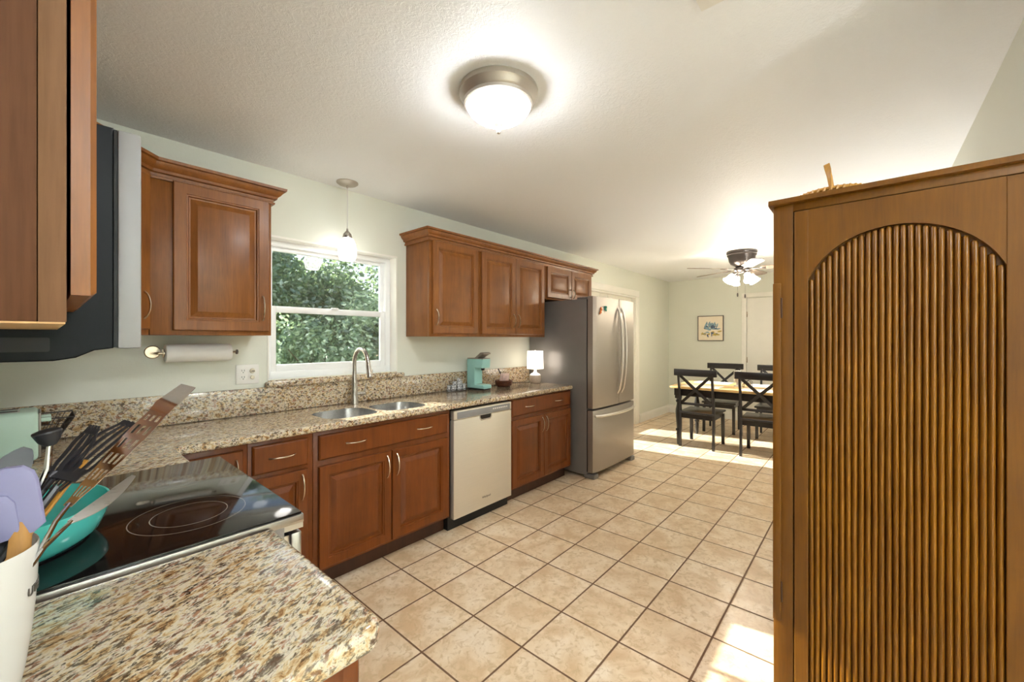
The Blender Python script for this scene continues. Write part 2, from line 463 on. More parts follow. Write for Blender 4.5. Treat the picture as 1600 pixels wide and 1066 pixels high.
        fs.append(s.bm.faces.new(rings[0][::-1])); fs.append(s.bm.faces.new(rings[-1]))
        bmesh.ops.recalc_face_normals(s.bm, faces=fs)
        return s
    def build(s, name, mat, parent=None, local=False, smooth=True, ang=35, root=None, loc=None):
        me = bpy.data.meshes.new(name)
        base = wm(root if root else parent)
        if parent is not None and not local:
            bmesh.ops.transform(s.bm, matrix=base.inverted(), verts=s.bm.verts)
        if loc is not None:
            bmesh.ops.translate(s.bm, vec=-Vector(loc), verts=s.bm.verts)
        s.bm.to_mesh(me); s.bm.free()
        for q in (mat if isinstance(mat, (list, tuple)) else [mat]): me.materials.append(q)
        if smooth:
            me.polygons.foreach_set('use_smooth', [True] * len(me.polygons))
            me.set_sharp_from_angle(angle=R(ang))
        o = bpy.data.objects.new(name, me); COL.objects.link(o)
        if parent is not None: o.parent = parent; MATS[o] = base
        if loc is not None: o.location = loc; MATS[o] = Matrix.Translation(loc)
        return o

def thing(name, label, cat, loc=(0, 0, 0), rz=0, group=None):
    o = bpy.data.objects.new(name, None); COL.objects.link(o)
    o.empty_display_size = .05
    o.location = loc; o.rotation_euler = (0, 0, rz)
    MATS[o] = Matrix.Translation(loc) @ Matrix.Rotation(rz, 4, 'Z')
    o['label'] = label; o['category'] = cat
    if group: o['group'] = group
    return o
def tag(o, label, cat, group=None):
    o['label'] = label; o['category'] = cat
    if group: o['group'] = group
    return o
def struct(o): o['kind'] = 'structure'; return o
def sthing(name, loc=(0, 0, 0), rz=0):
    o = bpy.data.objects.new(name, None); COL.objects.link(o)
    o.location = loc; o.rotation_euler = (0, 0, rz)
    MATS[o] = Matrix.Translation(loc) @ Matrix.Rotation(rz, 4, 'Z')
    o['kind'] = 'structure'; return o
def copy_tree(o, parent=None):
    c = o.copy(); COL.objects.link(c)
    if parent is not None: c.parent = parent
    for ch in list(o.children): copy_tree(ch, c)
    return c
def boolean_cut(o, cutters):
    for c in cutters:
        md = o.modifiers.new('cut', 'BOOLEAN'); md.object = c; md.operation = 'DIFFERENCE'; md.solver = 'EXACT'
    bpy.context.view_layer.update()
    dg = bpy.context.evaluated_depsgraph_get()
    me = bpy.data.meshes.new_from_object(o.evaluated_get(dg))
    o.modifiers.clear(); old = o.data; o.data = me
    me.polygons.foreach_set('use_smooth', [True] * len(me.polygons)); me.set_sharp_from_angle(angle=R(35))
    for c in cutters: bpy.data.objects.remove(c)
def rrect(x0, y0, x1, y1, r, seg=6):
    pts = []
    for cx, cy, a in ((x1 - r, y0 + r, -90), (x1 - r, y1 - r, 0), (x0 + r, y1 - r, 90), (x0 + r, y0 + r, 180)):
        for k in range(seg + 1):
            t = R(a + 90 * k / seg); pts.append((cx + r * cos(t), cy + r * sin(t)))
    return pts
def text_mesh(name, body, size, mat, parent, mtx, extrude=.0004, bend=None, root=None):
    cu = bpy.data.curves.new(name, 'FONT'); cu.body = body; cu.size = size; cu.extrude = extrude
    cu.align_x = 'LEFT'; cu.align_y = 'CENTER'
    t = bpy.data.objects.new(name + '_src', cu); COL.objects.link(t)
    bpy.context.view_layer.update()
    me = bpy.data.meshes.new_from_object(t.evaluated_get(bpy.context.evaluated_depsgraph_get()))
    bpy.data.objects.remove(t)
    if bend: 
        for v in me.vertices: v.co = bend(v.co)
    if mtx is not None: me.transform(wm(root or parent).inverted() @ mtx)
    me.name = name; me.materials.clear(); me.materials.append(mat)
    o = bpy.data.objects.new(name, me); COL.objects.link(o); o.parent = parent
    return o

# ================================================================== THE ROOM
H = 2.44; XW = -.29; XF = 7.70; YW = 2.82; YR = -.39; YB = -3.2; TH = .16
b = B(); b.box(XW - TH, YB - TH, -.10, XF + TH, YW + TH, 0)
struct(b.build('floor', M['floor']))
b = B(); b.box(XW - TH, YB - TH, H, XF + TH, YW + TH, H + .12)
struct(b.build('ceiling', M['ceiling']))
# window wall, with the opening over the sink and the glazed door beyond the refrigerator
WX0, WX1, WZ0, WZ1 = .915, 1.838, 1.112, 2.018
DX0, DX1, DZ1 = 4.60, 6.255, 2.045
b = B()
b.box(XW - TH, YW, 0, WX0, YW + TH, H)
b.box(WX0, YW, 0, WX1, YW + TH, WZ0)
b.box(WX0, YW, WZ1, WX1, YW + TH, H)
b.box(WX1, YW, 0, DX0, YW + TH, H)
b.box(DX0, YW, DZ1, DX1, YW + TH, H)
b.box(DX1, YW, 0, XF + TH, YW + TH, H)
struct(b.build('wall_left', M['wall']))
# far wall with a door opening
FY0, FY1, FZ1 = .70, 1.53, 2.055
b = B()
b.box(XF, FY1, 0, XF + TH, YW, H); b.box(XF, FY0, FZ1, XF + TH, FY1, H); b.box(XF, YB, 0, XF + TH, FY0, H)
struct(b.build('wall_back', M['wall']))
b = B(); b.box(1.5, YR - .12, 0, XF, YR, H)
struct(b.build('wall_right', M['wall']))
b = B(); b.box(XW - TH, YB - TH, 0, XW, YW, H)
struct(b.build('wall_front', M['wall']))
# the part of the room behind the photographer, with its own window
b = B(); b.box(1.5, YB, 0, 1.62, YR - .12, H)
struct(b.build('wall_rear_side', M['wall']))
b = B()
b.box(XW, YB - TH, 0, .05, YB, H); b.box(.75, YB - TH, 0, 1.62, YB, H)
b.box(.05, YB - TH, 0, .75, YB, 1.0); b.box(.05, YB - TH, 2.1, .75, YB, H)
struct(b.build('wall_rear', M['wall']))

# baseboards
bbp = [(0, 0), (.014, 0), (.014, .105), (.009, .128), (.004, .14), (0, .14)]
b = B(); b.sweep([(6.40, YW), (XF, YW)], bbp); struct(b.build('baseboard_left', M['trim']))
b = B(); b.sweep([(XF, YW - .016), (XF, 1.62)], bbp); struct(b.build('baseboard_back', M['trim']))
b = B(); b.sweep([(XF - .016, YR), (1.5, YR)], bbp); struct(b.build('baseboard_right', M['trim']))
b = B(); b.sweep([(XF, .61), (XF, YR + .016)], bbp); struct(b.build('baseboard_corner', M['trim']))

# window over the sink: frame deep in the wall, two sashes with glass
win = sthing('window_1', (WX0, YW + .15, WZ0))
b = B()
fy0, fy1 = YW + .085, YW + TH
fr = .045
b.box(WX0, fy0, WZ0, WX0 + fr, fy1, WZ1, .001); b.box(WX1 - fr, fy0, WZ0, WX1, fy1, WZ1, .001)
b.box(WX0 + fr, fy0, WZ0, WX1 - fr, fy1, WZ0 + .045, .001); b.box(WX0 + fr, fy0, WZ1 - .04, WX1 - fr, fy1, WZ1, .001)
b.build('window_frame', M['vinyl'], win)
b = B()   # plastered white returns and thin face edge
b.box(WX0 - .002, YW - .004, WZ0, WX0 + .006, fy0, WZ1); b.box(WX1 - .006, YW - .004, WZ0, WX1 + .004, fy0, WZ1)
b.box(WX0 - .002, YW - .004, WZ1 - .006, WX1 + .004, fy0, WZ1 + .006)
b.build('jamb_lining', M['trim'], win)
zm = 1.565
for nm, y0, z0, z1, bot, top in (('lower_sash', fy0 + .012, WZ0 + .04, zm + .022, .05, .042), ('upper_sash', fy0 + .040, zm - .018, WZ1 - .035, .036, .03)):
    b = B(); x0, x1 = WX0 + .04, WX1 - .04; st = .042 if nm == 'lower_sash' else .028
    b.box(x0, y0, z0, x0 + st, y0 + .026, z1, .003); b.box(x1 - st, y0, z0, x1, y0 + .026, z1, .003)
    b.box(x0 + st, y0, z0, x1 - st, y0 + .026, z0 + bot, .003); b.box(x0 + st, y0, z1 - top, x1 - st, y0 + .026, z1, .003)
    if nm == 'lower_sash': b.box(1.36, y0 - .012, z1 - .006, 1.41, y0 + .002, z1 + .008, .002)
    sash = b.build(nm, M['vinyl'], win)
    b = B(); b.box(x0 + st, y0 + .011, z0 + bot, x1 - st, y0 + .015, z1 - top)
    b.build('pane', M['glass'], sash, root=win)

# glazed double door behind the refrigerator
gd = sthing('door_1', ((DX0 + DX1) / 2, YW + .08, 0))
b = B()
for x0, x1 in ((DX0 - .10, DX0), (DX1, DX1 + .105)):
    b.box(x0, YW - .018, 0, x1, YW, DZ1 + .005, .003)
b.box(DX0 - .10, YW - .018, DZ1 + .005, DX1 + .105, YW, DZ1 + .10, .003)
b.box(DX0, YW - .01, 0, DX0 + .02, YW + TH, DZ1); b.box(DX1 - .02, YW - .01, 0, DX1, YW + TH, DZ1); b.box(DX0, YW - .01, DZ1 - .02, DX1, YW + TH, DZ1)
b.build('casing', M['trim'], gd)
mid = (DX0 + DX1) / 2
for x0, x1, g0, g1 in ((DX0 + .02, mid - .003, 4.70, 5.19), (mid + .003, DX1 - .02, 5.57, 6.02)):
    b = B(); y0, y1 = YW + .06, YW + .10; zb, zt = .20, 1.90
    b.box(x0, y0, .01, g0, y1, DZ1 - .02, .002); b.box(g1, y0, .01, x1, y1, DZ1 - .02, .002)
    b.box(g0, y0, .01, g1, y1, zb, .002); b.box(g0, y0, zt, g1, y1, DZ1 - .02, .002)
    lf = b.build('door_leaf', M['trim'], gd)
    b = B(); b.box(g0, y0 + .018, zb, g1, y0 + .022, zt); b.build('pane', M['glass'], lf, root=gd)
    b = B(); hx = x1 - .05 if x0 < mid - .1 else x0 + .05
    b.cyl((hx, y0, 1.0), (hx, y0 - .04, 1.0), .012); b.cyl((hx, y0 - .04, 1.0), (hx + (-.09 if x0 < mid - .1 else .09), y0 - .04, 1.0), .008)
    b.build('handle', M['pull'], lf, root=gd)

# slab door in the far wall
fd = sthing('door_2', (XF, (FY0 + FY1) / 2, 0))
b = B()
b.box(XF - .018, FY1, 0, XF, FY1 + .07, FZ1 + .005, .003); b.box(XF - .018, FY0 - .07, 0, XF, FY0, FZ1 + .005, .003)
b.box(XF - .018, FY0 - .07, FZ1 + .005, XF, FY1 + .07, FZ1 + .075, .003)
b.build('casing', M['trim'], fd)
b = B(); b.box(XF + .008, FY0 + .004, .01, XF + .043, FY1 - .004, FZ1 - .004, .002)
sl = b.build('door_slab', M['trim'], fd)
b = B()
for z in (1.78, 1.02, .28): b.box(XF - .002, FY1 - .012, z - .045, XF + .010, FY1 + .002, z + .045, .002)
b.build('hinge', M['pull'], sl, root=fd)
b = B(); b.lathe([(0, .055), (.018, .052), (.026, .04), (.02, .025), (.01, .02), (.01, .006), (.028, .004), (.028, 0)], m=Matrix.Translation((XF + .008, FY0 + .06, .95)) @ Matrix.Rotation(-pi / 2, 4, 'Y'))
b.build('knob', M['pull'], sl, root=fd)

# rear window (behind the photographer)
rw = sthing('window_2', (.4, YB - .08, 1.0))
b = B()
b.box(.05, YB - .12, 1.0, .09, YB - .06, 2.1); b.box(.71, YB - .12, 1.0, .75, YB - .06, 2.1); b.box(.09, YB - .12, 1.0, .71, YB - .06, 1.04); b.box(.09, YB - .12, 2.06, .71, YB - .06, 2.1); b.box(.09, YB - .11, 1.53, .71, YB - .07, 1.57)
b.build('window_frame', M['vinyl'], rw)
b = B(); b.box(.09, YB - .092, 1.04, .71, YB - .088, 2.06); b.build('pane', M['glass'], rw)

# ================================================================== CABINETS
DOOR_PROF = [(0, 0), (0, -.015), (.004, -.020), (.050, -.020), (.052, -.0165), (.058, -.0155), (.062, -.007), (.069, -.006), (.094, -.0175), (.097, -.0185)]
DRAW_PROF = [(0, 0), (0, -.014), (.003, -.017), (.008, -.020)]
def bow_pull(bm, cx, cz, L=.115, vertical=True, y=-.020, proj=.026, r=.0042):
    pts = []
    for k in range(13):
        t = k / 12; o = sin(pi * t) ** .55 * proj
        a = (t - .5) * L
        pts.append((cx, y - o, cz + a) if vertical else (cx + a, y - o, cz))
    bm.tube(pts, [.006 if k in (0, 12) else r for k in range(13)], 8)
def cab_door(root, x0, z0, x1, z1, mat, hx=None, hz=None, horiz=False, hs=None, prof=DOOR_PROF, name='door', L=.12):
    """door or drawer front on a cabinet, local frame; with pulls as sub-parts"""
    b = B(); b.panel(x0, z0, x1, z1, 0, prof)
    d = b.build(name, mat, root, local=True, ang=20)
    for (px, pz) in (hs if hs else ([(hx, hz)] if hx is not None else [])):
        b = B(); bow_pull(b, px, pz, L=L, vertical=not horiz)
        b.build('handle', M['pull'], d, local=True)
    return d
def cab_box(root, w, d, h, mat, z0=0, under=True, notch=0, ff=.019, openings=()):
    """carcass with face frame; local x 0..w, y 0 front..d back"""
    b = B()
    b.box(0, .02, z0, w, d, z0 + h, .001)
    b.box(0, 0, z0, w, .021, z0 + h, .001)
    return b.build('body', mat, root, local=True)
UZ0, UZ1 = 1.390, 2.150
MW, ML = M['wood'], M['wood_shaded']

# near cabinet on the stove wall (its end panel fills the left edge of the photo)
c = thing('wall_cabinet', 'cinnamon wooden wall cabinet nearest the camera, its end panel at the photo left edge', 'cabinet', (.015, .655, UZ0), pi / 2, 'wall cabinets')
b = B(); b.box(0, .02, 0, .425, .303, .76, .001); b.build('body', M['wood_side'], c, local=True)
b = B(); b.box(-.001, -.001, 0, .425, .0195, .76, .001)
b.build('face_frame', M['wood_frame_sheen'], c, local=True)
d = cab_door(c, .0, .03, .42, .735, MW)
b = B(); b.box(0, 0, -.002, .425, .303, 0); b.build('underside', M['wood_in'], c, local=True)
for dd, x in ((d, .01),):
    for z in (.10, .62):
        b = B(); b.lathe([(0, -.001), (.004, -.001), (.004, -.0045), (0, -.0045)], m=Matrix.Translation((x, -.0005, z)) @ Matrix.Rotation(-pi / 2, 4, 'X'))
        b.build('bumper', M['white_plastic'], dd, local=True)
d.location.y = -.004

# cabinet over the microwave
c = thing('wall_cabinet', 'short cinnamon wall cabinet directly above the microwave', 'cabinet', (.015, 1.095, 1.80), pi / 2, 'wall cabinets')
cab_box(c, .76, .303, .35, MW)
cab_door(c, .015, .02, .376, .325, MW, .35, .08); cab_door(c, .384, .02, .745, .325, MW, .41, .08)
# narrow cabinet between microwave and corner
c = thing('wall_cabinet', 'narrow cinnamon wall cabinet hidden between microwave and diagonal corner cabinet', 'cabinet', (.015, 1.86, UZ0), pi / 2, 'wall cabinets')
cab_box(c, .345, .303, .76, MW)
cab_door(c, .03, .02, .315, .735, MW, .06, .12)
# diagonal corner cabinet: diagonal face from (.015,2.21) to (.32,2.515)
c = thing('corner_wall_cabinet', 'diagonal corner wall cabinet with narrow door and brass-toned pull, beside microwave', 'cabinet', (.018, 2.21, UZ0), pi / 4)
b = B(); b.prism([(-.288, 2.212), (.016, 2.212), (.318, 2.514), (.318, 2.818), (-.288, 2.818)], UZ0, UZ1, 'Z')
b.build('body', MW, c)
cab_door(c, .02, .025, .410, .735, MW, .375, .135)
# wall cabinet left of the window
c = thing('wall_cabinet', 'single-door cinnamon wall cabinet above the paper towel, left of window', 'cabinet', (.322, 2.515, UZ0), 0, 'wall cabinets')
cab_box(c, .512, .303, .76, MW)
cab_door(c, .082, .022, .497, .738, MW, .465, .148, L=.13)
# right-hand run
c = thing('wall_cabinet', 'single-door cinnamon wall cabinet right of the window, leftmost above the coffee maker', 'cabinet', (1.925, 2.515, UZ0), 0, 'wall cabinets')
cab_box(c, .53, .303, .76, MW)
cab_door(c, .022, .022, .498, .735, MW, .055, .148, L=.12)
c = thing('wall_cabinet', 'double-door cinnamon wall cabinet above the small lamp, beside the refrigerator', 'cabinet', (2.456, 2.515, UZ0), 0, 'wall cabinets')
cab_box(c, .935, .303, .76, MW)
cab_door(c, .014, .022, .458, .735, MW, .428, .148); cab_door(c, .464, .022, .912, .735, MW, .495, .148)
c = thing('wall_cabinet', 'short double-door cinnamon cabinet mounted above the refrigerator', 'cabinet', (3.392, 2.515, 1.785), 0, 'wall cabinets')
cab_box(c, .945, .303, .365, MW)
cab_door(c, .032, .018, .478, .338, MW, .448, .085, L=.09); cab_door(c, .486, .018, .915, .338, MW, .515, .085, L=.09)
# crown mouldings
crp = [(0, 2.122), (.013, 2.122), (.015, 2.132), (.007, 2.136), (.009, 2.148), (.023, 2.151), (.026, 2.163), (.036, 2.170), (.046, 2.184), (.048, 2.193), (.060, 2.196), (.062, 2.209), (0, 2.209)]
b = B(); b.sweep([(XW + .002, .653), (.015, .653), (.015, 2.21), (.32, 2.515), (.835, 2.515), (.835, 2.818)], crp)
tag(b.build('crown_molding', MW, loc=(.3, 2.5, 2.125)), 'cinnamon crown molding along the cabinets left of the window', 'molding', 'crown moldings')
b = B(); b.sweep([(1.923, 2.818), (1.923, 2.515), (4.34, 2.515), (4.34, 2.818)], crp)
tag(b.build('crown_molding', MW, loc=(3.1, 2.5, 2.125)), 'long cinnamon crown molding along the cabinets right of the window', 'molding', 'crown moldings')

# base cabinets: local origin at floor, front face frame plane local y=0
BY = 2.235
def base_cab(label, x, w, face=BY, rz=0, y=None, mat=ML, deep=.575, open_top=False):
    c = thing('base_cabinet', label, 'cabinet', (x, face, 0) if rz == 0 else (face, y, 0), rz, 'base cabinets')
    b = B()
    if open_top:
        b.box(0, .021, .11, .018, deep, .874); b.box(w - .018, .021, .11, w, deep, .874); b.box(.018, deep - .012, .11, w - .018, deep, .874); b.box(.018, .021, .11, w - .018, deep - .012, .128)
    else: b.box(0, .02, .11, w, deep, .874, .001)
    b.box(0, 0, .11, w, .021, .874, .001)
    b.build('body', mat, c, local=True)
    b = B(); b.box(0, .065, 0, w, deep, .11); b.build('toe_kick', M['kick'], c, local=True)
    return c
c = base_cab('corner base cabinet with one tall door, partly hidden behind the stove', .345, .292)
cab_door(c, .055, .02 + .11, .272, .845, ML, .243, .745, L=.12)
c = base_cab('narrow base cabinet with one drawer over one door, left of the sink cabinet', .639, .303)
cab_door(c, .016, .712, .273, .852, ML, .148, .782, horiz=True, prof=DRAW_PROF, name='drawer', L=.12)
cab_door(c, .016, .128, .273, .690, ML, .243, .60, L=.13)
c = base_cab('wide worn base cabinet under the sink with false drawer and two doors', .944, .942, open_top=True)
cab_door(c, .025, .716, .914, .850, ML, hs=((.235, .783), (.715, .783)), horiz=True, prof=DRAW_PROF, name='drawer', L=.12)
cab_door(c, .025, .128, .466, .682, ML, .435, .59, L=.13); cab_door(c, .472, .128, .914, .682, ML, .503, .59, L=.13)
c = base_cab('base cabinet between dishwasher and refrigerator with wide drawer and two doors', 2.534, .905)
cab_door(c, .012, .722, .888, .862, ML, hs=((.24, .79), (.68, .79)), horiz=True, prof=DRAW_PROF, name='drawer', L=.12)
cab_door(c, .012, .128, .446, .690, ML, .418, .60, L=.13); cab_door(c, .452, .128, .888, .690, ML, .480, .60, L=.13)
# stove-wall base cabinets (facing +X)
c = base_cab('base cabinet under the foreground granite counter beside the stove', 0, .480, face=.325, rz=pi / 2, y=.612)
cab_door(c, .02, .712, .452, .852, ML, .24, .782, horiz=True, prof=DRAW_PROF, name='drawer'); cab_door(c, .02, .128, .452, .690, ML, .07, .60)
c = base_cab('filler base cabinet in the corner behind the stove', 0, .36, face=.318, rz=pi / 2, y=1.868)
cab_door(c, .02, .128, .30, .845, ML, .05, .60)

# ================================================================== COUNTERTOPS
ct = thing('countertop', 'long L-shaped granite countertop with backsplash, holding the sink', 'countertop', (1.8, 2.5, .876), 0, 'granite countertops')
b = B()
pts = [(-.288, 1.862), (.355, 1.862), (.362, 1.868), (.362, 2.175), (.378, 2.191)] + [(3.405, 2.191), (3.427, 2.199), (3.436, 2.222)] + [(3.436, 2.818), (-.288, 2.818)]
b.prism(pts, .876, .914, 'Z', bev=.011, seg=3)
top = b.build('worktop', M['granite'], ct)
cut = []
SINK = [(1.055, 2.275, 1.392, 2.600), (1.422, 2.275, 1.760, 2.585)]
for x0, y0, x1, y1 in SINK:
    q = B(); q.prism(rrect(x0, y0, x1, y1, .10, 8), .80, 1.0, 'Z'); o = q.build('cutter', M['granite'])
    cut.append(o)
boolean_cut(top, cut)
b = B(); b.box(-.266, 2.797, .9142, 3.49, 2.8185, 1.072, .004); b.box(-.288, 1.862, .9142, -.266, 2.8185, 1.072, .004)
b.build('backsplash', M['granite'], ct)
b = B(); b.prism(rrect(.895, 2.772, 1.885, 2.818, .012, 3), 1.0725, 1.104, 'Z', bev=.008, seg=2)
b.box(WX0 + .001, 2.81, 1.085, WX1 - .001, fy0 + .002, 1.1115, .002)
b.build('window_ledge', M['granite'], ct)
fg = thing('countertop', 'foreground granite countertop with rounded corner, holding the utensil crock', 'countertop', (.05, .82, .872), 0, 'granite countertops')
b = B()
r = .035; pts = [(-.288, .588)] + [(.367 - r + r * sin(R(a)), .588 + r - r * cos(R(a))) for a in range(0, 91, 10)] + [(.367, 1.092), (-.288, 1.092)]
b.prism(pts, .874, .914, 'Z', bev=.013, seg=4)
b.build('worktop', M['granite'], fg)
b = B(); b.box(-.288, .596, .9142, -.266, 1.092, 1.02, .004); b.build('backsplash', M['granite'], fg)

# ================================================================== SINK + FAUCET
sk = thing('kitchen_sink', 'undermount double-bowl stainless steel sink below the window', 'sink', (1.41, 2.44, .72))
for x0, y0, x1, y1 in SINK:
    b = B(); loops = []
    for ins, z, rr in ((.0006, .9125, .10), (.002, .912, .10), (.004, .86, .098), (.014, .73, .09), (.035, .712, .075), (.13, .706, .03)):
        loops.append([b.bm.verts.new((x, y, z)) for x, y in rrect(x0 + ins, y0 + ins, x1 - ins, y1 - ins, max(.01, rr), 8)])
    for a, c_ in zip(loops, loops[1:]):
        n = len(a)
        for k in range(n): b.bm.faces.new((a[k], a[(k + 1) % n], c_[(k + 1) % n], c_[k]))
    b.bm.faces.new(loops[-1][::-1]); bmesh.ops.recalc_face_normals(b.bm, faces=b.bm.faces)
    for f in b.bm.faces: f.normal_flip()
    bo = b.build('bowl', M['bowl'], sk, ang=50)
    b = B(); b.lathe([(0, .004), (.022, .004), (.03, .006), (.041, .005), (.043, 0)], c=((x0 + x1) / 2, (y0 + y1) / 2 + .02, .7065), seg=24)
    b.build('drain', M['chrome'], bo, root=sk)
fa = thing('faucet', 'brushed nickel gooseneck pull-down faucet in front of the window', 'faucet', (1.43, 2.715, .9145))
b = B(); b.lathe([(0, 0), (.028, 0), (.028, .006), (.025, .03), (.022, .09), (.0165, .19), (.0145, .23)], c=(1.43, 2.715, .9145), close=True, seg=24)
b.build('base', M['faucet'], fa)
b = B(); P = [(1.43, 2.715, 1.13)]
P.append((1.43, 2.715, 1.20))
for k in range(15):
    a = R(180 - 162 * k / 14); P.append((1.43 , 2.625 + -.09 * cos(a) * 1.0, 1.205 + .095 * sin(a)))
P.append((1.43, 2.528, 1.20))
b.tube(P, .0135, 14); b.build('neck', M['faucet'], fa)
b = B(); b.tube([(1.43, 2.532, 1.215), (1.43, 2.525, 1.18), (1.43, 2.517, 1.15), (1.43, 2.510, 1.118), (1.43, 2.509, 1.114)], [.0145, .017, .0185, .0185, .015], 16)
b.box(1.444, 2.506, 1.14, 1.4515, 2.52, 1.165, .002)
b.build('spray_head', M['faucet'], fa)
b = B(); b.tube([(1.445, 2.71, .985), (1.475, 2.70, .985), (1.50, 2.695, .985)], [.0125, .0125, .011], 14)
b.tube([(1.492, 2.697, .985), (1.497, 2.694, 1.01), (1.505, 2.685, 1.055)], [.007, .0055, .0045], 10)
b.build('lever', M['faucet'], fa)

# ================================================================== DISHWASHER
dw = thing('dishwasher', 'built-in stainless dishwasher with grey control strip, between two base cabinets', 'dishwasher', (2.21, 2.24, 0))
b = B(); b.box(1.892, 2.26, .0, 2.530, 2.80, .866); b.build('tub_body', M['gap'], dw)
b = B(); b.box(1.905, 2.208, .086, 2.522, 2.25, .790, .004); door = b.build('door', M['dw_steel'], dw)
b = B(); b.box(1.905, 2.207, .792, 2.522, 2.25, .858, .006); cp = b.build('control_panel', M['dw_steel'], dw)
b = B(); b.box(1.935, 2.2045, .798, 2.500, 2.209, .846, .001); b.build('control_strip', M['dw_panel'], cp, root=dw)
b = B()
for k in range(8): b.box(2.30 + k * .022, 2.2035, .822, 2.312 + k * .022, 2.2050, .832)
b.build('buttons', M['white_plastic'], cp, root=dw)
b = B(); b.prism([(2.155, .795), (2.285, .795), (2.283, .77), (2.27, .755), (2.17, .755), (2.157, .77)], 2.2035, 2.209, 'Y')
b.build('handle_rim', M['chrome'], door, root=dw)
b = B(); b.prism([(2.163, .795), (2.277, .795), (2.275, .775), (2.265, .764), (2.175, .764), (2.165, .775)], 2.2025, 2.2036, 'Y')
b.build('handle_recess', M['gap'], door, root=dw)
b = B(); b.box(1.905, 2.285, .0, 2.522, 2.30, .082); b.build('toe_panel', M['black'], dw)
text_mesh('brand_lettering', 'Whirlpool', .022, M['frame'], door, Matrix.Translation((2.185, 2.2075, .165)) @ Matrix.Rotation(pi / 2, 4, 'X'), root=dw)

# ================================================================== REFRIGERATOR
fx0, fx1 = 3.502, 4.418
rf = thing('refrigerator', 'tall stainless french-door refrigerator with bottom freezer, beside the cabinets', 'refrigerator', (3.96, 2.4, 0))
b = B(); b.box(fx0, 2.085, .03, fx1, 2.80, 1.765, .006); b.build('body', M['steel_side'], rf)
b = B()
def fdoor(bm, x0, x1, z0, z1, bulge=.018, full=(fx0, fx1)):
    """door with a softly curved front over the whole refrigerator width"""
    n = 14; cxm = (full[0] + full[1]) / 2; hw = (full[1] - full[0]) / 2
    pts = []
    for k in range(n + 1):
        x = x0 + (x1 - x0) * k / n; t = (x - cxm) / hw
        e = 0
        if k == 0: e = .008
        if k == n: e = .008
        pts.append((x, 2.008 - bulge * (1 - t * t) + e))
    pts += [(x1, 2.072), (x0, 2.072)]
    bm.prism(pts, z0, z1, 'Z', bev=.004, seg=2)
split = 4.018
def cut_pair():
    pass
bL = B(); fdoor(bL, fx0, split - .004, .688, 1.790); dl = bL.build('door', M['steel'], rf)
bR = B(); fdoor(bR, split + .004, fx1, .688, 1.790); dr = bR.build('door', M['steel'], rf)
bF = B(); fdoor(bF, fx0, fx1, .062, .668); fz = bF.build('freezer_drawer', M['steel'], rf)
def fyat(x):
    t = (x - (fx0 + fx1) / 2) / ((fx1 - fx0) / 2); return 2.008 - .018 * (1 - t * t)
for x, dd in ((split - .045, dl), (split + .045, dr)):
    b = B(); pts = []
    for k in range(21):
        t = k / 20; pts.append((x, fyat(x) + .004 - .060 * sin(pi * t) ** .5 , .80 + .90 * t))
    b.tube(pts, .0125, 10, flat=.9); b.build('handle', M['handle'], dd, root=rf)
b = B(); pts = []
for k in range(25):
    t = k / 24; x = fx0 + .04 + (fx1 - fx0 - .08) * t
    pts.append((x, fyat(x) + .004 - .058 * sin(pi * t) ** .45, .612))
b.tube(pts, .0145, 10); b.build('handle', M['handle'], fz, root=rf)
for x in (fx0 + .01, fx1 - .10):
    b = B(); b.box(x, 2.05, 1.766, x + .09, 2.20, 1.786, .004); b.build('hinge_cover', M['steel_side'], rf)
b = B(); b.box(fx0 + .004, 2.073, .69, fx1 - .004, 2.084, 1.76); b.box(fx0 + .004, 2.073, .065, fx1 - .004, 2.084, .665)
b.build('door_gasket', M['gap'], rf)
for x in (fx0, fx1 - .09):
    b = B(); b.box(x, 2.0, 0, x + .09, 2.12, .045, .01); b.build('foot', M['steel_side'], rf)
b = B(); b.box(fx0 + .09, 2.07, .012, fx1 - .09, 2.09, .06); b.build('grille', M['gap'], rf)
# two magnets
mg = B(); t0 = Vector((3.625, fyat(3.625) - .006, 1.655))
mg.lathe([(0, .007), (.014, .006), (.020, .001), (.020, -.002)], m=Matrix.Translation((3.632, t0.y, 1.668)) @ Matrix.Rotation(pi / 2, 4, 'X'), seg=16)
mg.lathe([(0, .006), (.011, .005), (.015, .001), (.015, -.002)], m=Matrix.Translation((3.622, t0.y, 1.638)) @ Matrix.Rotation(pi / 2, 4, 'X'), seg=12)
mg.box(3.600, t0.y - .003, 1.612, 3.612, t0.y + .003, 1.635, .002)
tag(mg.build('fridge_magnet', M['orange'], loc=(3.625, t0.y, 1.65)), 'small orange ceramic magnet on the refrigerator door', 'magnet', 'refrigerator magnets')
mg = B()
for k, (dx, dz, r_) in enumerate(((0, 0, .016), (.016, .016, .011), (-.014, .018, .009), (.012, -.018, .010), (-.010, -.012, .008))):
    mg.lathe([(0, .007), (r_ * .7, .006), (r_, .001), (r_, -.002)], m=Matrix.Translation((3.712 + dx, fyat(3.712) - .005, 1.676 + dz)) @ Matrix.Rotation(pi / 2, 4, 'X'), seg=12)
tag(mg.build('fridge_magnet', M['turq'], loc=(3.712, fyat(3.712) - .005, 1.676)), 'small turquoise turtle-like magnet on the refrigerator door', 'magnet', 'refrigerator magnets')

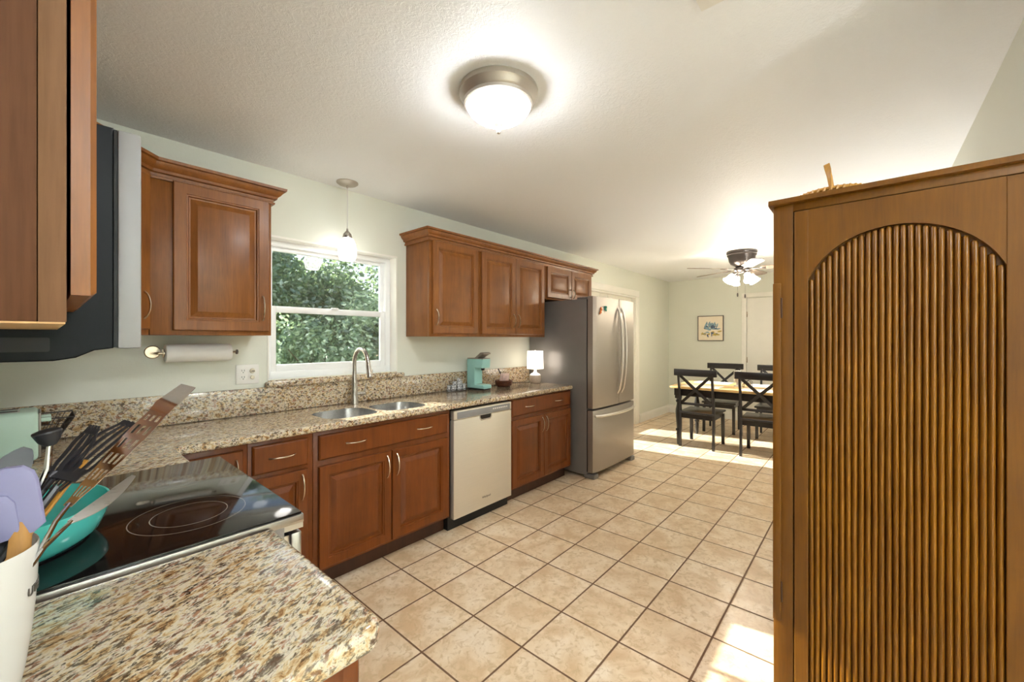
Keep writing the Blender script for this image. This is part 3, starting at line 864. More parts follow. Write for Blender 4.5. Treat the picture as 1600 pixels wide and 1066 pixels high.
# ================================================================== RANGE
rg = thing('kitchen_range', 'stainless slide-in electric range with black glass cooktop', 'stove', (RX, RY, 0))
b = B(); b.box(-.270, 1.101, .02, .395, 1.859, .905); b.build('body', M['steel_side'], rg)
b = B(); b.box(-.275, 1.099, .900, .441, 1.861, .9205, .001)
b.build('trim_frame', M['steel_h'], rg)
b = B(); b.box(-.268, 1.105, .9206, .438, 1.855, .9258, .0012)
b.build('glass_cooktop', M['glasstop'], rg)
b = B(); b.prism([(.395, .886), (.440, .886), (.440, .9206), (.395, .9206)], 1.101, 1.859, 'Y')
cpn = b.build('control_panel', M['steel_h'], rg)
b = B(); b.box(.395, 1.12, .877, .425, 1.84, .886); b.build('vent_gap', M['gap'], cpn, root=rg)
b = B(); b.box(.412, 1.103, .20, .438, 1.857, .876, .004); b.box(.395, 1.115, .20, .412, 1.845, .87); od = b.build('oven_door', M['steel_h'], rg)
b = B(); b.box(.438, 1.19, .32, .4395, 1.77, .65); b.build('window', M['glasstop'], od, root=rg)
b = B(); b.tube([(.432, 1.15, .745), (.475, 1.15, .745)], .008); b.tube([(.432, 1.81, .745), (.475, 1.81, .745)], .008); b.tube([(.477, 1.12, .745), (.477, 1.84, .745)], .012, 12)
b.build('handle', M['steel'], od, root=rg)
b = B(); b.box(.395, 1.105, .03, .428, 1.855, .19, .004); b.build('drawer', M['steel_h'], rg)

# ================================================================== MICROWAVE
mw = thing('microwave', 'over-the-range microwave with black side and silver door edge', 'microwave', (-.09, 1.475, 1.33))
b = B()
b.prism([(-.285, 1.332), (.010, 1.332), (.038, 1.337), (.062, 1.350), (.088, 1.354), (.088, 1.779), (-.285, 1.779)], 1.097, 1.853, 'Y', bev=.002, seg=1)
b.build('body', M['mw_black'], mw)
b = B(); 
def rr2(x0, z0, x1, z1, r): return rrect(x0, z0, x1, z1, r, 4)
b.prism(rr2(-.17, 1.346, .0095, 1.377, .004), 1.0945, 1.0972, 'Y'); rim = b.build('side_vent', M['mw_black'], mw)
b = B(); b.prism(rr2(-.167, 1.349, .0065, 1.374, .003), 1.094, 1.0948, 'Y'); b.build('recess', M['gap'], rim, root=mw)
b = B(); b.box(.0885, 1.099, 1.356, .0935, 1.851, 1.777); b.build('door_gasket', M['gap'], mw)
b = B(); b.box(.0938, 1.097, 1.353, .128, 1.690, 1.779, .004); dd = b.build('door', M['mw_door'], mw)
b = B(); b.box(.128, 1.17, 1.42, .1300, 1.58, 1.73); b.build('window', M['glasstop'], dd, root=mw)
b = B(); b.box(.0938, 1.693, 1.353, .128, 1.853, 1.779, .004); b.build('control_panel', M['black'], mw)

# ================================================================== WALL ITEMS
ol = thing('outlet_plate', 'white double-gang wall outlet plate left of the window', 'outlet', (.805, YW, 1.155))
b = B(); b.box(.744, YW - .006, 1.100, .866, YW, 1.216, .003); b.build('cover_plate', M['white_plastic'], ol)
b = B(); 
for z in (1.178, 1.139): b.prism(rrect(.765, z - .015, .797, z + .015, .010, 4), YW - .008, YW - .006, 'Y')
so1 = b.build('receptacle', M['white_plastic'], ol)
b = B()
for z in (1.178, 1.139):
    b.box(.773, YW - .0086, z - .001, .7755, YW - .0078, z + .009); b.box(.786, YW - .0086, z - .001, .7885, YW - .0078, z + .009); b.cyl((.781, YW - .0086, z - .008), (.781, YW - .0078, z - .008), .0028)
b.build('slots', M['gap'], so1, root=ol)
b = B()
for z, r_ in ((1.178, .015), (1.139, .012)): b.lathe([(0, .008), (r_ * .8, .008), (r_, .004), (r_, 0)], m=Matrix.Translation((.830, YW - .006, z)) @ Matrix.Rotation(pi / 2, 4, 'X'), seg=20)
kn = b.build('dial', M['ivory'], ol)
b = B(); b.box(.822, YW - .0150, 1.174, .840, YW - .0138, 1.179); b.build('dial_mark', M['frame'], kn, root=ol)

pt = thing('paper_towel_holder', 'nickel wall-mounted paper towel holder under the left cabinet', 'towel holder', (.37, YW, 1.30))
TY, TZ = 2.735, 1.297
b = B(); b.lathe([(0, .006), (.030, .006), (.034, .003), (.034, 0)], m=Matrix.Translation((.372, YW, TZ + .005)) @ Matrix.Rotation(pi / 2, 4, 'X'), seg=28); b.build('mounting_plate', M['pull'], pt)
b = B(); b.tube([(.372, YW - .005, TZ), (.372, YW - .05, TZ), (.374, TY + .012, TZ), (.385, TY, TZ), (.42, TY, TZ), (.722, TY, TZ), (.726, TY, TZ + .004), (.727, TY, TZ + .012)], .0058, 10)
b.lathe([(0, 0), (.022, 0), (.022, .004), (0, .004)], m=Matrix.Translation((.401, TY, TZ)) @ Matrix.Rotation(pi / 2, 4, 'Y'), seg=20)
b.build('arm', M['pull'], pt)
b = B(); b.lathe([(0, .014), (.006, .012), (.008, 0), (.006, -.012), (0, -.014)], c=(.728, TY, TZ)); b.build('end_stop', M['bronze'], pt)
b = B(); b.lathe([(.010, 0), (.044, 0), (.047, .002), (.047, .286), (.044, .288), (.010, .288), (.010, 0)], m=Matrix.Translation((.409, TY, TZ)) @ Matrix.Rotation(pi / 2, 4, 'Y'), seg=40)
tag(b.build('paper_towel_roll', M['paper'], loc=(.553, TY, TZ)), 'white paper towel roll on the nickel holder', 'paper towels')

pc = thing('wall_picture', 'small framed painting of a blue-green plant on the far wall', 'picture', (XF, 2.085, 1.56))
b = B(); y0, y1, z0, z1 = 1.876, 2.295, 1.335, 1.775
for a in ((y0, z0, y1, z0 + .010), (y0, z1 - .010, y1, z1), (y0, z0 + .010, y0 + .010, z1 - .010), (y1 - .010, z0 + .010, y1, z1 - .010)):
    b.box(XF - .032, a[0], a[1], XF, a[2], a[3])
b.build('frame', M['frame'], pc)
b = B(); b.box(XF - .026, y0 + .011, z0 + .011, XF - .004, y1 - .011, z1 - .011); cv = b.build('canvas', M['canvas'], pc)
b = B(); rnd = random.Random(3)
def petal(bm, cy, cz, a, L, W, x, mi):
    pts = [(0, 0), (L * .3, W * .5), (L * .65, W * .42), (L, 0), (L * .65, -W * .42), (L * .3, -W * .5)]
    q = [(cy + u * cos(a) - v * sin(a), cz + u * sin(a) + v * cos(a)) for u, v in pts]
    bm.prism(q, x - .0006, x, 'X', mi=mi)
xx = XF - .0262
for k in range(46):
    a = rnd.uniform(-.3, pi + .3); L = rnd.uniform(.04, .10); cy = 2.085 + rnd.uniform(-.095, .095); cz = 1.56 + rnd.uniform(-.03, .035)
    petal(b, cy, cz, a, L, rnd.uniform(.016, .034), xx, rnd.choice((0, 0, 0, 2))); xx -= .00008
for k in range(26):
    a = rnd.uniform(-pi - .3, .3); L = rnd.uniform(.03, .085); cy = 2.085 + rnd.uniform(-.13, .13); cz = 1.475 + rnd.uniform(-.03, .02)
    petal(b, cy, cz, a, L, rnd.uniform(.014, .03), xx, rnd.choice((1, 1, 1, 0, 2))); xx -= .00008
b.build('painted_plant', [M['paint_blue'], M['paint_yellow'], M['paint_dark']], cv, root=pc, smooth=False)

# ceiling access panel, only a corner in view
b = B(); b.box(.85, -.15, H - .012, 1.396, .406, H, .002); b.box(.875, -.125, H - .016, 1.371, .381, H - .011, .001)
tag(b.build('ceiling_hatch', M['trim'], loc=(1.12, .13, H)), 'white ceiling access panel, its corner at the top of the photo', 'panel')

# ================================================================== LIGHT FIXTURES
def flush_light(x, y, label, mat, group=True):
    o = thing('ceiling_light', label, 'light', (x, y, H), 0, 'flush ceiling lights')
    b = B(); b.lathe([(0, 0), (.168, 0), (.171, -.010), (.170, -.022), (.163, -.030), (.158, -.044), (.150, -.052), (.148, -.064), (.139, -.068), (.136, -.060), (0, -.05)], c=(x, y, H), seg=56)
    b.build('metal_ring', M['nickel_ring'], o)
    b = B(); b.lathe([(.137, -.060)] + [(.137 * cos(R(t)), -.060 - .076 * sin(R(t))) for t in range(8, 90, 8)] + [(0, -.136)], c=(x, y, H), seg=56)
    b.build('glass_bowl', mat, o)
    b = B(); b.lathe([(0, -.132), (.018, -.134), (.021, -.139), (.016, -.148), (.008, -.158), (.007, -.166), (.010, -.173), (.008, -.181), (0, -.186)], c=(x, y, H), seg=20)
    b.build('finial', M['nickel_ring'], o)
    return o
flush_light(1.289, 1.202, 'flush-mount ceiling light with nickel ring and lit frosted bowl', M['frosted_c'])
flush_light(.40, -1.75, 'added flush-mount fill light, unseen behind the camera', M['fill_rear'])  # lamp added out of view to brighten the room

pd = thing('pendant_light', 'small pendant light with lit frosted glass shade in front of the window', 'light', (1.36, 2.68, H))
px, py = 1.362, 2.682
b = B(); b.lathe([(0, 0), (.070, 0), (.070, -.006), (.060, -.014), (.020, -.022), (0, -.023)], c=(px, py, H), seg=36); b.cyl((px, py, H - .02), (px, py, H - .038), .006)
b.build('canopy', M['nickel_ring'], pd)
b = B(); b.tube([(px, py, H - .035), (px + .002, py, 2.30), (px, py, 2.12)], .0028, 8); b.build('cord', M['ceramic'], pd)
b = B(); b.lathe([(0, 2.125), (.006, 2.124), (.008, 2.108), (.014, 2.103), (.026, 2.088), (.031, 2.066), (.030, 2.058), (0, 2.058)], c=(px, py, 0), seg=28); b.build('socket_cap', M['faucet'], pd)
b = B(); b.lathe([(.028, 2.06), (.040, 2.05), (.053, 2.02), (.059, 1.985), (.059, 1.955), (.054, 1.925), (.046, 1.908), (.043, 1.908), (.050, 1.93), (.054, 1.97), (.048, 2.02), (.030, 2.05)], c=(px, py, 0), seg=32)
b.build('glass_shade', M['frosted_p'], pd)

def fill_uplight(x, y, label, mt):  # unseen lamps, added only to fill the ceiling with light
    o = thing('fill_lamp', label, 'lamp', (x, y, 0), 0, 'added fill uplights')
    b = B(); b.lathe([(0, 0), (.13, 0), (.13, .012), (.03, .025), (0, .025)], c=(x, y, 0), seg=32); b.build('base', M['bronze'], o)
    b = B(); b.cyl((x, y, .02), (x, y, .66), .012); b.build('pole', M['bronze'], o)
    b = B(); b.lathe([(0, .655), (.03, .66), (.10, .70), (.14, .75), (.165, .82), (.168, .82), (.144, .75), (.104, .70), (.03, .675), (0, .67)], c=(x, y, 0), seg=36); b.build('shade', M['trim'], o)
    b = B(); b.lathe([(0, .715), (.09, .715), (.09, .727), (0, .727)], c=(x, y, 0), seg=24); b.build('bulb', mt, o)
fill_uplight(4.5, -.12, 'added ceiling fill uplight hidden behind the armoire', M['uplight'])
fill_uplight(.3, -2.6, 'added ceiling fill uplight, unseen behind the camera', M['uplight_r'])

# ceiling fan
FXc, FYc = 5.602, 1.165
fn = thing('ceiling_fan', 'flush ceiling fan with five blades and lit glass shades over the dining table', 'fan', (FXc, FYc, H))
b = B(); b.lathe([(0, 0), (.165, 0), (.168, -.02), (.160, -.035), (.163, -.05), (.150, -.065), (.140, -.12), (.120, -.155), (.075, -.18), (.06, -.20), (.085, -.205), (.085, -.235), (.05, -.25), (0, -.25)], c=(FXc, FYc, H), seg=40)
b.build('motor_housing', M['bronze'], fn)
rv = Vector((sin(YAW), -cos(YAW), 0)); fv = Vector((cos(YAW), sin(YAW), 0))
for ph in (183, 111, 39, -33, -105):
    d = rv * cos(R(ph)) + fv * sin(R(ph)); ang = math.atan2(d.y, d.x)
    mt = Matrix.Translation((FXc, FYc, 2.225)) @ Matrix.Rotation(ang, 4, 'Z') @ Matrix.Rotation(R(-9), 4, 'X')
    b = B(); pts = [(.20, -.055), (.24, -.06), (.60, -.072), (.65, -.055), (.675, -.02), (.675, .02), (.65, .055), (.60, .072), (.24, .06), (.20, .055)]
    b.prism(pts, -.003, .003, 'Z', m=mt)
    bl = b.build('blade', M['blade'], fn)
    b = B(); b.box(.07, -.012, -.010, .20, .012, -.003, .002, m=mt); b.box(.19, -.035, -.009, .25, .035, -.0035, .002, m=mt)
    b.build('blade_arm', M['bronze'], bl, root=fn)
for k, ph in enumerate((-90, 180, 0, 90)):
    d = rv * cos(R(ph)) + fv * sin(R(ph))
    c0 = Vector((FXc, FYc, 2.185)); e = c0 + d * .095 + Vector((0, 0, -.02))
    ax = (d * .75 + Vector((0, 0, -1))).normalized()
    q = Vector((0, 0, 1)).rotation_difference(ax).to_matrix().to_4x4()
    b = B(); b.tube([c0, c0 + d * .05 + Vector((0, 0, .005)), e], .010, 10); b.lathe([(0, -.01), (.022, -.008), (.024, .02), (0, .02)], m=Matrix.Translation(e) @ q, seg=16)
    lk = b.build('lamp_arm', M['bronze'], fn)
    b = B(); b.lathe([(.022, .015), (.034, .03), (.040, .06), (.048, .09), (.064, .118), (.060, .118), (.044, .09), (.036, .06), (.030, .035), (0, .03)], m=Matrix.Translation(e) @ q, seg=24)
    b.build('lamp_shade', M['frosted_f'], lk, root=fn)
b = B()
for x, y, z in ((FXc + .02, FYc + .05, 1.94), (FXc + .03, FYc - .03, 1.92)):
    b.cyl((x, y, 2.19), (x, y, z), .0012, seg=6); b.lathe([(0, 0), (.006, -.004), (.009, -.03), (.006, -.05), (0, -.052)], c=(x, y, z), seg=10)
b.build('pull_chain', M['bronze'], fn)

# ================================================================== ARMOIRE
AX = 1.55; AY1, AY0 = .231, -.352; AZ = 1.797; AD = .50
ar = thing('armoire', 'tall golden-brown armoire with arched reeded door at the right', 'armoire', (AX + AD / 2, (AY0 + AY1) / 2, 0))
b = B()
b.box(AX + .022, AY0, .0, AX + AD, AY1, AZ, .002)
b.box(AX, AY1 - .053, .0, AX + .023, AY1, AZ, .002)        # left stile (screen left)
b.box(AX, AY0, .0, AX + .023, AY0 + .053, AZ, .002)
b.box(AX, AY0 + .053, AZ - .024, AX + .023, AY1 - .053, AZ, .001); b.box(AX, AY0 + .053, 0, AX + .023, AY1 - .053, .09, .001)
b.build('body', M['armoire'], ar)
b = B(); b.prism([(AX - .016, AZ + .002), (AX - .016, AZ + .012), (AX - .012, AZ + .018), (AX + AD, AZ + .018), (AX + AD, AZ), (AX - .002, AZ)], AY0 - .012, AY1 + .012, 'Y')
b.build('top', M['armoire'], ar)
# door with arched opening
dy1, dy0 = AY1 - .056, AY0 + .056; dz0, dz1 = .095, AZ - .027
yc = -.0575; hw = .197; zs = 1.553; zt = 1.689
hR = (hw * hw + (zt - zs) ** 2) / (2 * (zt - zs)); zc_ = zt - hR; a0 = math.asin(hw / hR)
arc = [(yc + hR * sin(a), zc_ + hR * cos(a)) for a in [a0 - 2 * a0 * k / 40 for k in range(41)]]   # from +y to -y
def archtop(y): return zc_ + math.sqrt(max(0, hR * hR - (y - yc) ** 2))
b = B()
b.box(AX - .004, yc + hw, dz0, AX + .018, dy1, dz1, .0015); b.box(AX - .004, dy0, dz0, AX + .018, yc - hw, dz1, .0015)
poly = [(yc + hw, dz1), (yc + hw, zs)] + arc[1:-1] + [(yc - hw, zs), (yc - hw, dz1)]
b.prism(poly, AX - .004, AX + .018, 'X')
b.box(AX - .004, yc - hw, dz0, AX + .018, yc + hw, dz0 + .09, .0015)
b.box(AX + .012, yc - hw, dz0 + .09, AX + .018, yc + hw, zt)
adoor = b.build('door', M['armoire'], ar, smooth=False)
NR = 27; pw = 2 * hw / NR
for k in range(NR):
    y = yc - hw + pw * (k + .5)
    zt_ = min(archtop(y - pw * .42), archtop(y + pw * .42)) - .001
    b = B(); n = 9; ph = random.uniform(0, 6)
    zz = [dz0 + .092 + (zt_ - .006 - dz0 - .092) * i / 24 for i in range(25)] + [zt_ - .002, zt_]
    rings = []
    for i, z in enumerate(zz):
        s_ = 1 if i < 25 else (.85 if i == 25 else .5)
        wv = .0005 * sin(z * 7 + ph) + .0003 * sin(z * 19 + ph * 2)
        rings.append([b.bm.verts.new((AX + .012 - .0125 * s_ * sin(pi * j / (n - 1)), y + wv - cos(pi * j / (n - 1)) * pw * .5 * s_, z)) for j in range(n)])
    for a, c_ in zip(rings, rings[1:]):
        for j in range(n - 1): b.bm.faces.new((a[j], a[j + 1], c_[j + 1], c_[j]))
    b.bm.faces.new(rings[-1])
    bmesh.ops.recalc_face_normals(b.bm, faces=b.bm.faces)
    b.build('reed', M['reed'], adoor, root=ar, ang=60)
b = B(); b.box(AX - .007, AY1 - .021, .471, AX, AY1 + .001, 1.549, .002); st = b.build('hinge_strip', M['armoire'], ar)
for z in (1.47, .565):
    b = B(); b.cyl((AX - .005, AY1 - .0225, z - .032), (AX - .005, AY1 - .0225, z + .032), .0026)
    b.build('hinge', M['kick'], st, root=ar)

# woven basket lying on the armoire
bx, by, bz = AX + .09, .088, AZ + .0185
bk = thing('woven_basket', 'flat golden woven basket with upright handle on top of the armoire', 'basket', (bx, by, bz))
b = B()
for k in range(3):
    rr = .085 - .012 * k
    b.tube([(bx + rr * cos(R(a)) * .9, by + rr * sin(R(a)), bz + .004 + .0045 * (2 - k)) for a in range(0, 361, 15)], .005, 8)
for k in range(36):
    a = 2 * pi * k / 36
    b.tube([(bx + .09 * .9 * cos(a), by + .09 * sin(a), bz + .002), (bx + .088 * .9 * cos(a + .05), by + .088 * sin(a + .05), bz + .017)], .0035, 6)
b.lathe([(0, .001), (.080, .001), (.080, .006), (0, .006)], c=(bx, by, bz), seg=28)
b.build('tray', M['bamboo'], bk)
b = B(); b.ribbon([(bx - .080, by - .004, bz + .004), (bx - .079, by - .002, bz + .03), (bx - .072, by + .004, bz + .07), (bx - .055, by + .008, bz + .093), (bx - .02, by + .012, bz + .104), (bx + .02, by + .012, bz + .104), (bx + .055, by + .008, bz + .09), (bx + .072, by + .004, bz + .06), (bx + .079, by, bz + .004)], [.014] * 9, .004, up=(0, .3, 1))
b.build('handle', M['bamboo'], bk)

# ================================================================== DINING
def chair(label, x, y, rz):
    o = thing('dining_chair', label, 'chair', (x, y, 0), rz, 'black cross-back chairs at the dining table')
    bm = B()
    bm.prism([(-.02, -.205), (.46, -.225), (.475, -.21), (.475, .21), (.46, .225), (-.02, .205)], .425, .450, 'Z', bev=.006, seg=2)
    seat = bm.build('seat', M['chair'], o, local=True)
    bm = B(); bm.box(.0, -.185, .365, .02, .185, .426); bm.box(.42, -.19, .365, .44, .19, .426); bm.box(.02, -.20, .365, .43, -.182, .426); bm.box(.02, .182, .365, .43, .20, .426)
    bm.build('seat_frame', M['chair'], o, local=True)
    for s in (-1, 1):
        bm = B(); bm.ribbon([(-.01 if 0 else -.005, s * .198, 0), (.008, s * .198, .25), (.008, s * .198, .45), (-.025, s * .198, .72), (-.065, s * .198, .93)], [.036, .038, .040, .036, .032], .026, up=(0, 1, 0))
        bm.build('leg', M['chair'], o, local=True, ang=20)
    for s in (-1, 1):
        bm = B(); bm.ribbon([(.445, s * .197, 0), (.432, s * .195, .40)], [.026, .042], .036, up=(0, 1, 0))
        bm.build('leg', M['chair'], o, local=True, ang=20)
    bm = B(); n = 8; pts = []
    for k in range(n + 1):
        yy = -.252 + .504 * k / n; pts.append((-.075 - .014 * (1 - (yy / .252) ** 2), yy))
    pts2 = [(a + .022, c_) for a, c_ in pts][::-1]
    bm.prism(pts + pts2, .905, .990, 'Z', bev=.004, seg=2); bm.build('top_rail', M['chair'], o, local=True)
    bm = B(); bm.box(-.016, -.186, .535, .010, .186, .565, .003); bm.build('lower_rail', M['chair'], o, local=True)
    for s in (-1, 1):
        bm = B(); bm.ribbon([(-.004, -s * .180, .560), (-.036 - .004 * s, 0, .735), (-.062, s * .180, .910)], .034, .014, up=(1, 0, .25)); bm.build('cross_bar', M['chair'], o, local=True)
    return o
c1 = chair('black cross-back dining chair nearest the refrigerator, at the table front left', 5.365, 1.62, 0)
def chair_copy(label, x, y, rz):
    o = copy_tree(c1); o['label'] = label; o.location = (x, y, 0); o.rotation_euler = (0, 0, rz); return o
chair_copy('black cross-back dining chair at the table front, partly cut off by the armoire', 5.36, .925, R(1))
chair_copy('black cross-back dining chair on the far side of the table, left one', 6.90, 1.675, pi + R(4))
chair_copy('black cross-back dining chair on the far side of the table, beside the armoire edge', 6.88, .98, pi + R(3))

tb = thing('dining_table', 'dining table with natural wood top and black turned legs', 'table', (5.82, 1.16, 0))
TX0, TX1, TY0, TY1 = 5.335, 6.30, .36, 1.965
b = B(); b.prism(rrect(TX0, TY0, TX1, TY1, .07, 6), .735, .762, 'Z', bev=.006, seg=2); b.build('tabletop', M['tabletop'], tb)
b = B(); b.box(TX0 + .06, TY0 + .06, .640, TX1 - .06, TY0 + .08, .7345); b.box(TX0 + .06, TY1 - .08, .640, TX1 - .06, TY1 - .06, .7345)
b.box(TX0 + .06, TY0 + .08, .640, TX0 + .08, TY1 - .08, .7345); b.box(TX1 - .08, TY0 + .08, .640, TX1 - .06, TY1 - .08, .7345)
b.build('apron', M['chair'], tb)
for x in (TX0 + .10, TX1 - .10):
    for y in (TY0 + .10, TY1 - .10):
        b = B(); b.box(x - .034, y - .034, .60, x + .034, y + .034, .734, .002)
        b.lathe([(.030, .60), (.022, .585), (.033, .57), (.033, .555), (.020, .54), (.026, .50), (.034, .46), (.036, .42), (.032, .36), (.024, .26), (.020, .21), (.032, .20), (.034, .185), (.020, .17), (.024, .14), (.018, .02), (.016, 0)], c=(x, y, 0), seg=20, close=True)
        b.build('leg', M['chair'], tb)
for k, (x, y, l) in enumerate(((5.54, 1.60, 'white placemat on the dining table, front left setting'), (5.54, .93, 'white placemat on the dining table, front setting by the armoire'),
                               (6.10, 1.62, 'white placemat on the dining table, far left setting'), (6.10, .95, 'white placemat on the dining table, far setting by the armoire'))):
    b = B(); b.prism(rrect(x - .15, y - .22, x + .15, y + .22, .02, 3), .7622, .7655, 'Z')
    tag(b.build('placemat', M['linen'], loc=(x, y, .762)), l, 'placemat', 'white placemats')
cj = thing('candle_jar', 'tall white candle holder in the middle of the dining table', 'candle', (5.82, 1.255, .7625))
b = B(); b.lathe([(0, 0), (.045, 0), (.047, .01), (.02, .02), (.016, .05), (.04, .065), (.045, .075), (.045, .20), (.041, .205), (0, .20)], c=(5.82, 1.255, .7625), seg=24); b.build('holder', M['ceramic'], cj)
b = B(); b.cyl((5.82, 1.255, .9625), (5.82, 1.255, .972), .0015, seg=6); b.build('wick', M['black'], cj)
b = B(); 
for x in (5.78, 5.86):
    b.tube([(x, 1.10, .7645), (x, 1.10, .83), (x, 1.13, .855), (x, 1.16, .83), (x, 1.19, .80), (x, 1.19, .7645)], .004, 6)
b.tube([(5.78, 1.10, .766), (5.86, 1.10, .766)], .004, 6); b.tube([(5.78, 1.19, .766), (5.86, 1.19, .766)], .004, 6); b.tube([(5.78, 1.10, .81), (5.86, 1.10, .81)], .004, 6)
tag(b.build('napkin_holder', M['bronze'], loc=(5.82, 1.145, .7625)), 'small dark wire napkin holder beside the white candle', 'napkin holder')

# ================================================================== COUNTER ITEMS
CT = .9145
# coffee maker (profile faces the photo right)
cx0, cy0 = 2.60, 2.665; rz = R(-86)
cm = thing('coffee_maker', 'mint green single-serve coffee maker on the counter', 'coffee maker', (cx0, cy0, CT), rz); cm.scale = (.88, 1, 1)
b = B(); b.prism([(-.115, .012), (.115, .012), (.118, .03), (.105, .045), (-.01, .045), (-.01, .195), (.09, .195), (.095, .21), (.10, .275), (-.115, .275)], -.055, .055, 'Y', bev=.006, seg=3)
bd = b.build('body', M['mint'], cm, local=True)
b = B(); b.box(-.112, -.052, .276, .098, .052, .283, .002); b.build('top_trim', M['steel'], cm, local=True)
b = B(); b.box(-.112, -.05, 0, .11, .05, .0125, .003); b.build('base', M['black'], cm, local=True)
b = B(); b.box(.0, -.04, .0452, .10, .04, .049, .002); b.build('drip_tray', M['mint_light'], cm, local=True)
b = B(); b.prism([(-.02, .283), (.02, .283), (.095, .318), (.108, .318), (.108, .330), (.085, .336), (.06, .333)], -.05, .05, 'Y', bev=.004, seg=2); b.build('lid_lever', M['steel'], cm, local=True)
b = B(); b.lathe([(0, .17), (.015, .172), (.02, .194), (0, .194)], c=(.05, 0, 0), seg=16); b.build('spout', M['black'], cm, local=True)
# tray of patterned canisters
tr = B(); tr.prism([(2.392 + .115 * cos(R(a)), 2.735 + .045 * sin(R(a))) for a in range(0, 360, 12)], CT, CT + .004, 'Z')
tr.tube([(2.392 + .115 * cos(R(a)), 2.735 + .045 * sin(R(a)), CT + .014) for a in range(0, 361, 12)], .0022, 6)
tag(tr.build('serving_tray', M['bronze'], loc=(2.392, 2.735, CT)), 'dark oval wire tray left of the mint coffee maker', 'tray')
desc = ['leftmost short one', 'second short one from the left', 'third one, before the tallest', 'tallest of the row', 'second tallest, right of the tallest', 'rightmost short one, nearest the coffee maker']
proto = None
for k, (x, y, h, r_) in enumerate(((2.302, 2.735, .050, .017), (2.336, 2.722, .052, .017), (2.369, 2.738, .078, .018), (2.404, 2.722, .105, .0165), (2.437, 2.738, .082, .017), (2.473, 2.732, .052, .017))):
    if proto is None:
        b = B(); b.lathe([(0, 0), (1.0, 0), (1.0, .9), (.93, .93), (.93, .97), (1.0, .98), (1.0, 1.0), (0, 1.0)], seg=20)
        proto = b.build('canister', M['pattern'], smooth=True); o = proto
    else: o = proto.copy(); o.data = proto.data.copy(); COL.objects.link(o)
    for v in o.data.vertices: pass
    me = o.data if o is proto else o.data
    o['rh'] = 0
    del o['rh']
    o.scale = (1, 1, 1)
    # bake its own size
    src = B(); src.lathe([(0, 0), (r_, 0), (r_, h * .88), (r_ * .93, h * .9), (r_ * .93, h * .93), (r_, h * .94), (r_, h), (0, h)], seg=20)
    m2 = bpy.data.meshes.new('canister'); src.bm.to_mesh(m2); src.bm.free(); m2.materials.append(M['pattern'])
    m2.polygons.foreach_set('use_smooth', [True] * len(m2.polygons)); m2.set_sharp_from_angle(angle=R(35))
    o.data = m2
    o.location = (x, y, CT + .0045)
    tag(o, 'grey and white patterned canister on the wire tray, ' + desc[k], 'canister', 'patterned canisters on the wire tray')
# wicker basket with packets
wb = thing('wicker_basket', 'round brown wicker basket behind the coffee maker', 'basket', (2.925, 2.66, CT))
b = B(); b.lathe([(0, 0), (.062, 0), (.078, .02), (.082, .055), (.076, .058), (.070, .02), (0, .008)], c=(2.925, 2.66, CT), seg=32)
for z in (.012, .024, .036, .048): b.tube([(2.925 + (.074 + z * .18) * cos(R(a)), 2.66 + (.074 + z * .18) * sin(R(a)), CT + z + .002 * sin(R(a * 9))) for a in range(0, 361, 8)], .004, 6)
b.build('bowl', M['wicker'], wb)
for k, (x, y, a, l) in enumerate(((2.895, 2.665, .3, 'pink and white snack packet in the wicker basket, left one'), (2.945, 2.655, -.2, 'pink and white snack packet in the wicker basket, right one'))):
    b = B(); b.box(-.035, -.006, 0, .035, .006, .085, .002, m=Matrix.Translation((x, y, CT + .04)) @ Matrix.Rotation(a, 4, 'Z') @ Matrix.Rotation(.15, 4, 'X'))
    tag(b.build('snack_packet', M['packet'], loc=(x, y, CT + .06)), l, 'packet', 'snack packets in the wicker basket')
b = B(); b.tube([(2.95, 2.70, CT + .05), (2.92, 2.69, CT + .11), (2.86, 2.67, CT + .165)], [.005, .006, .007], 8)
tag(b.build('black_spoon', M['nylon'], loc=(2.92, 2.69, CT + .08)), 'black spoon handle sticking out of the wicker basket', 'spoon')
b = B(); b.tube([(3.0, 2.772, CT + .045), (3.05, 2.745, CT + .03), (3.12, 2.735, CT + .012), (3.20, 2.70, CT + .004), (3.27, 2.66, CT + .004), (3.33, 2.645, CT + .006)], .0035, 8)
tag(b.build('lamp_cord', M['black'], loc=(3.1, 2.73, CT)), 'dark electric cord on the counter leading to the lamp', 'cord')
# small lamp
lx, ly = 3.325, 2.585
lm = thing('table_lamp', 'small lit table lamp with grey ceramic base beside the refrigerator', 'lamp', (lx, ly, CT))
b = B(); b.lathe([(0, 0), (.045, 0), (.052, .006), (.061, .03), (.062, .06), (.056, .085)], c=(lx, ly, CT), seg=32); b.build('base', M['grey_ceramic'], lm)
b = B(); b.lathe([(.0562, .085), (.045, .098), (.022, .108), (.014, .125), (.012, .16), (0, .16)], c=(lx, ly, CT), seg=32); b.build('neck', M['ceramic'], lm)
b = B(); b.lathe([(.085, .150), (.080, .332), (.078, .332), (.083, .152)], c=(lx, ly, CT), seg=40); b.lathe([(.079, .331), (0, .333)], c=(lx, ly, CT), seg=40)
b.build('lamp_shade', M['shade'], lm)
b = B(); b.lathe([(.012, .16), (.014, .2), (0, .2)], c=(lx, ly, CT), seg=12); b.lathe([(0, .332), (.008, .334), (.006, .342), (0, .344)], c=(lx, ly, CT), seg=12); b.build('finial', M['ceramic'], lm)

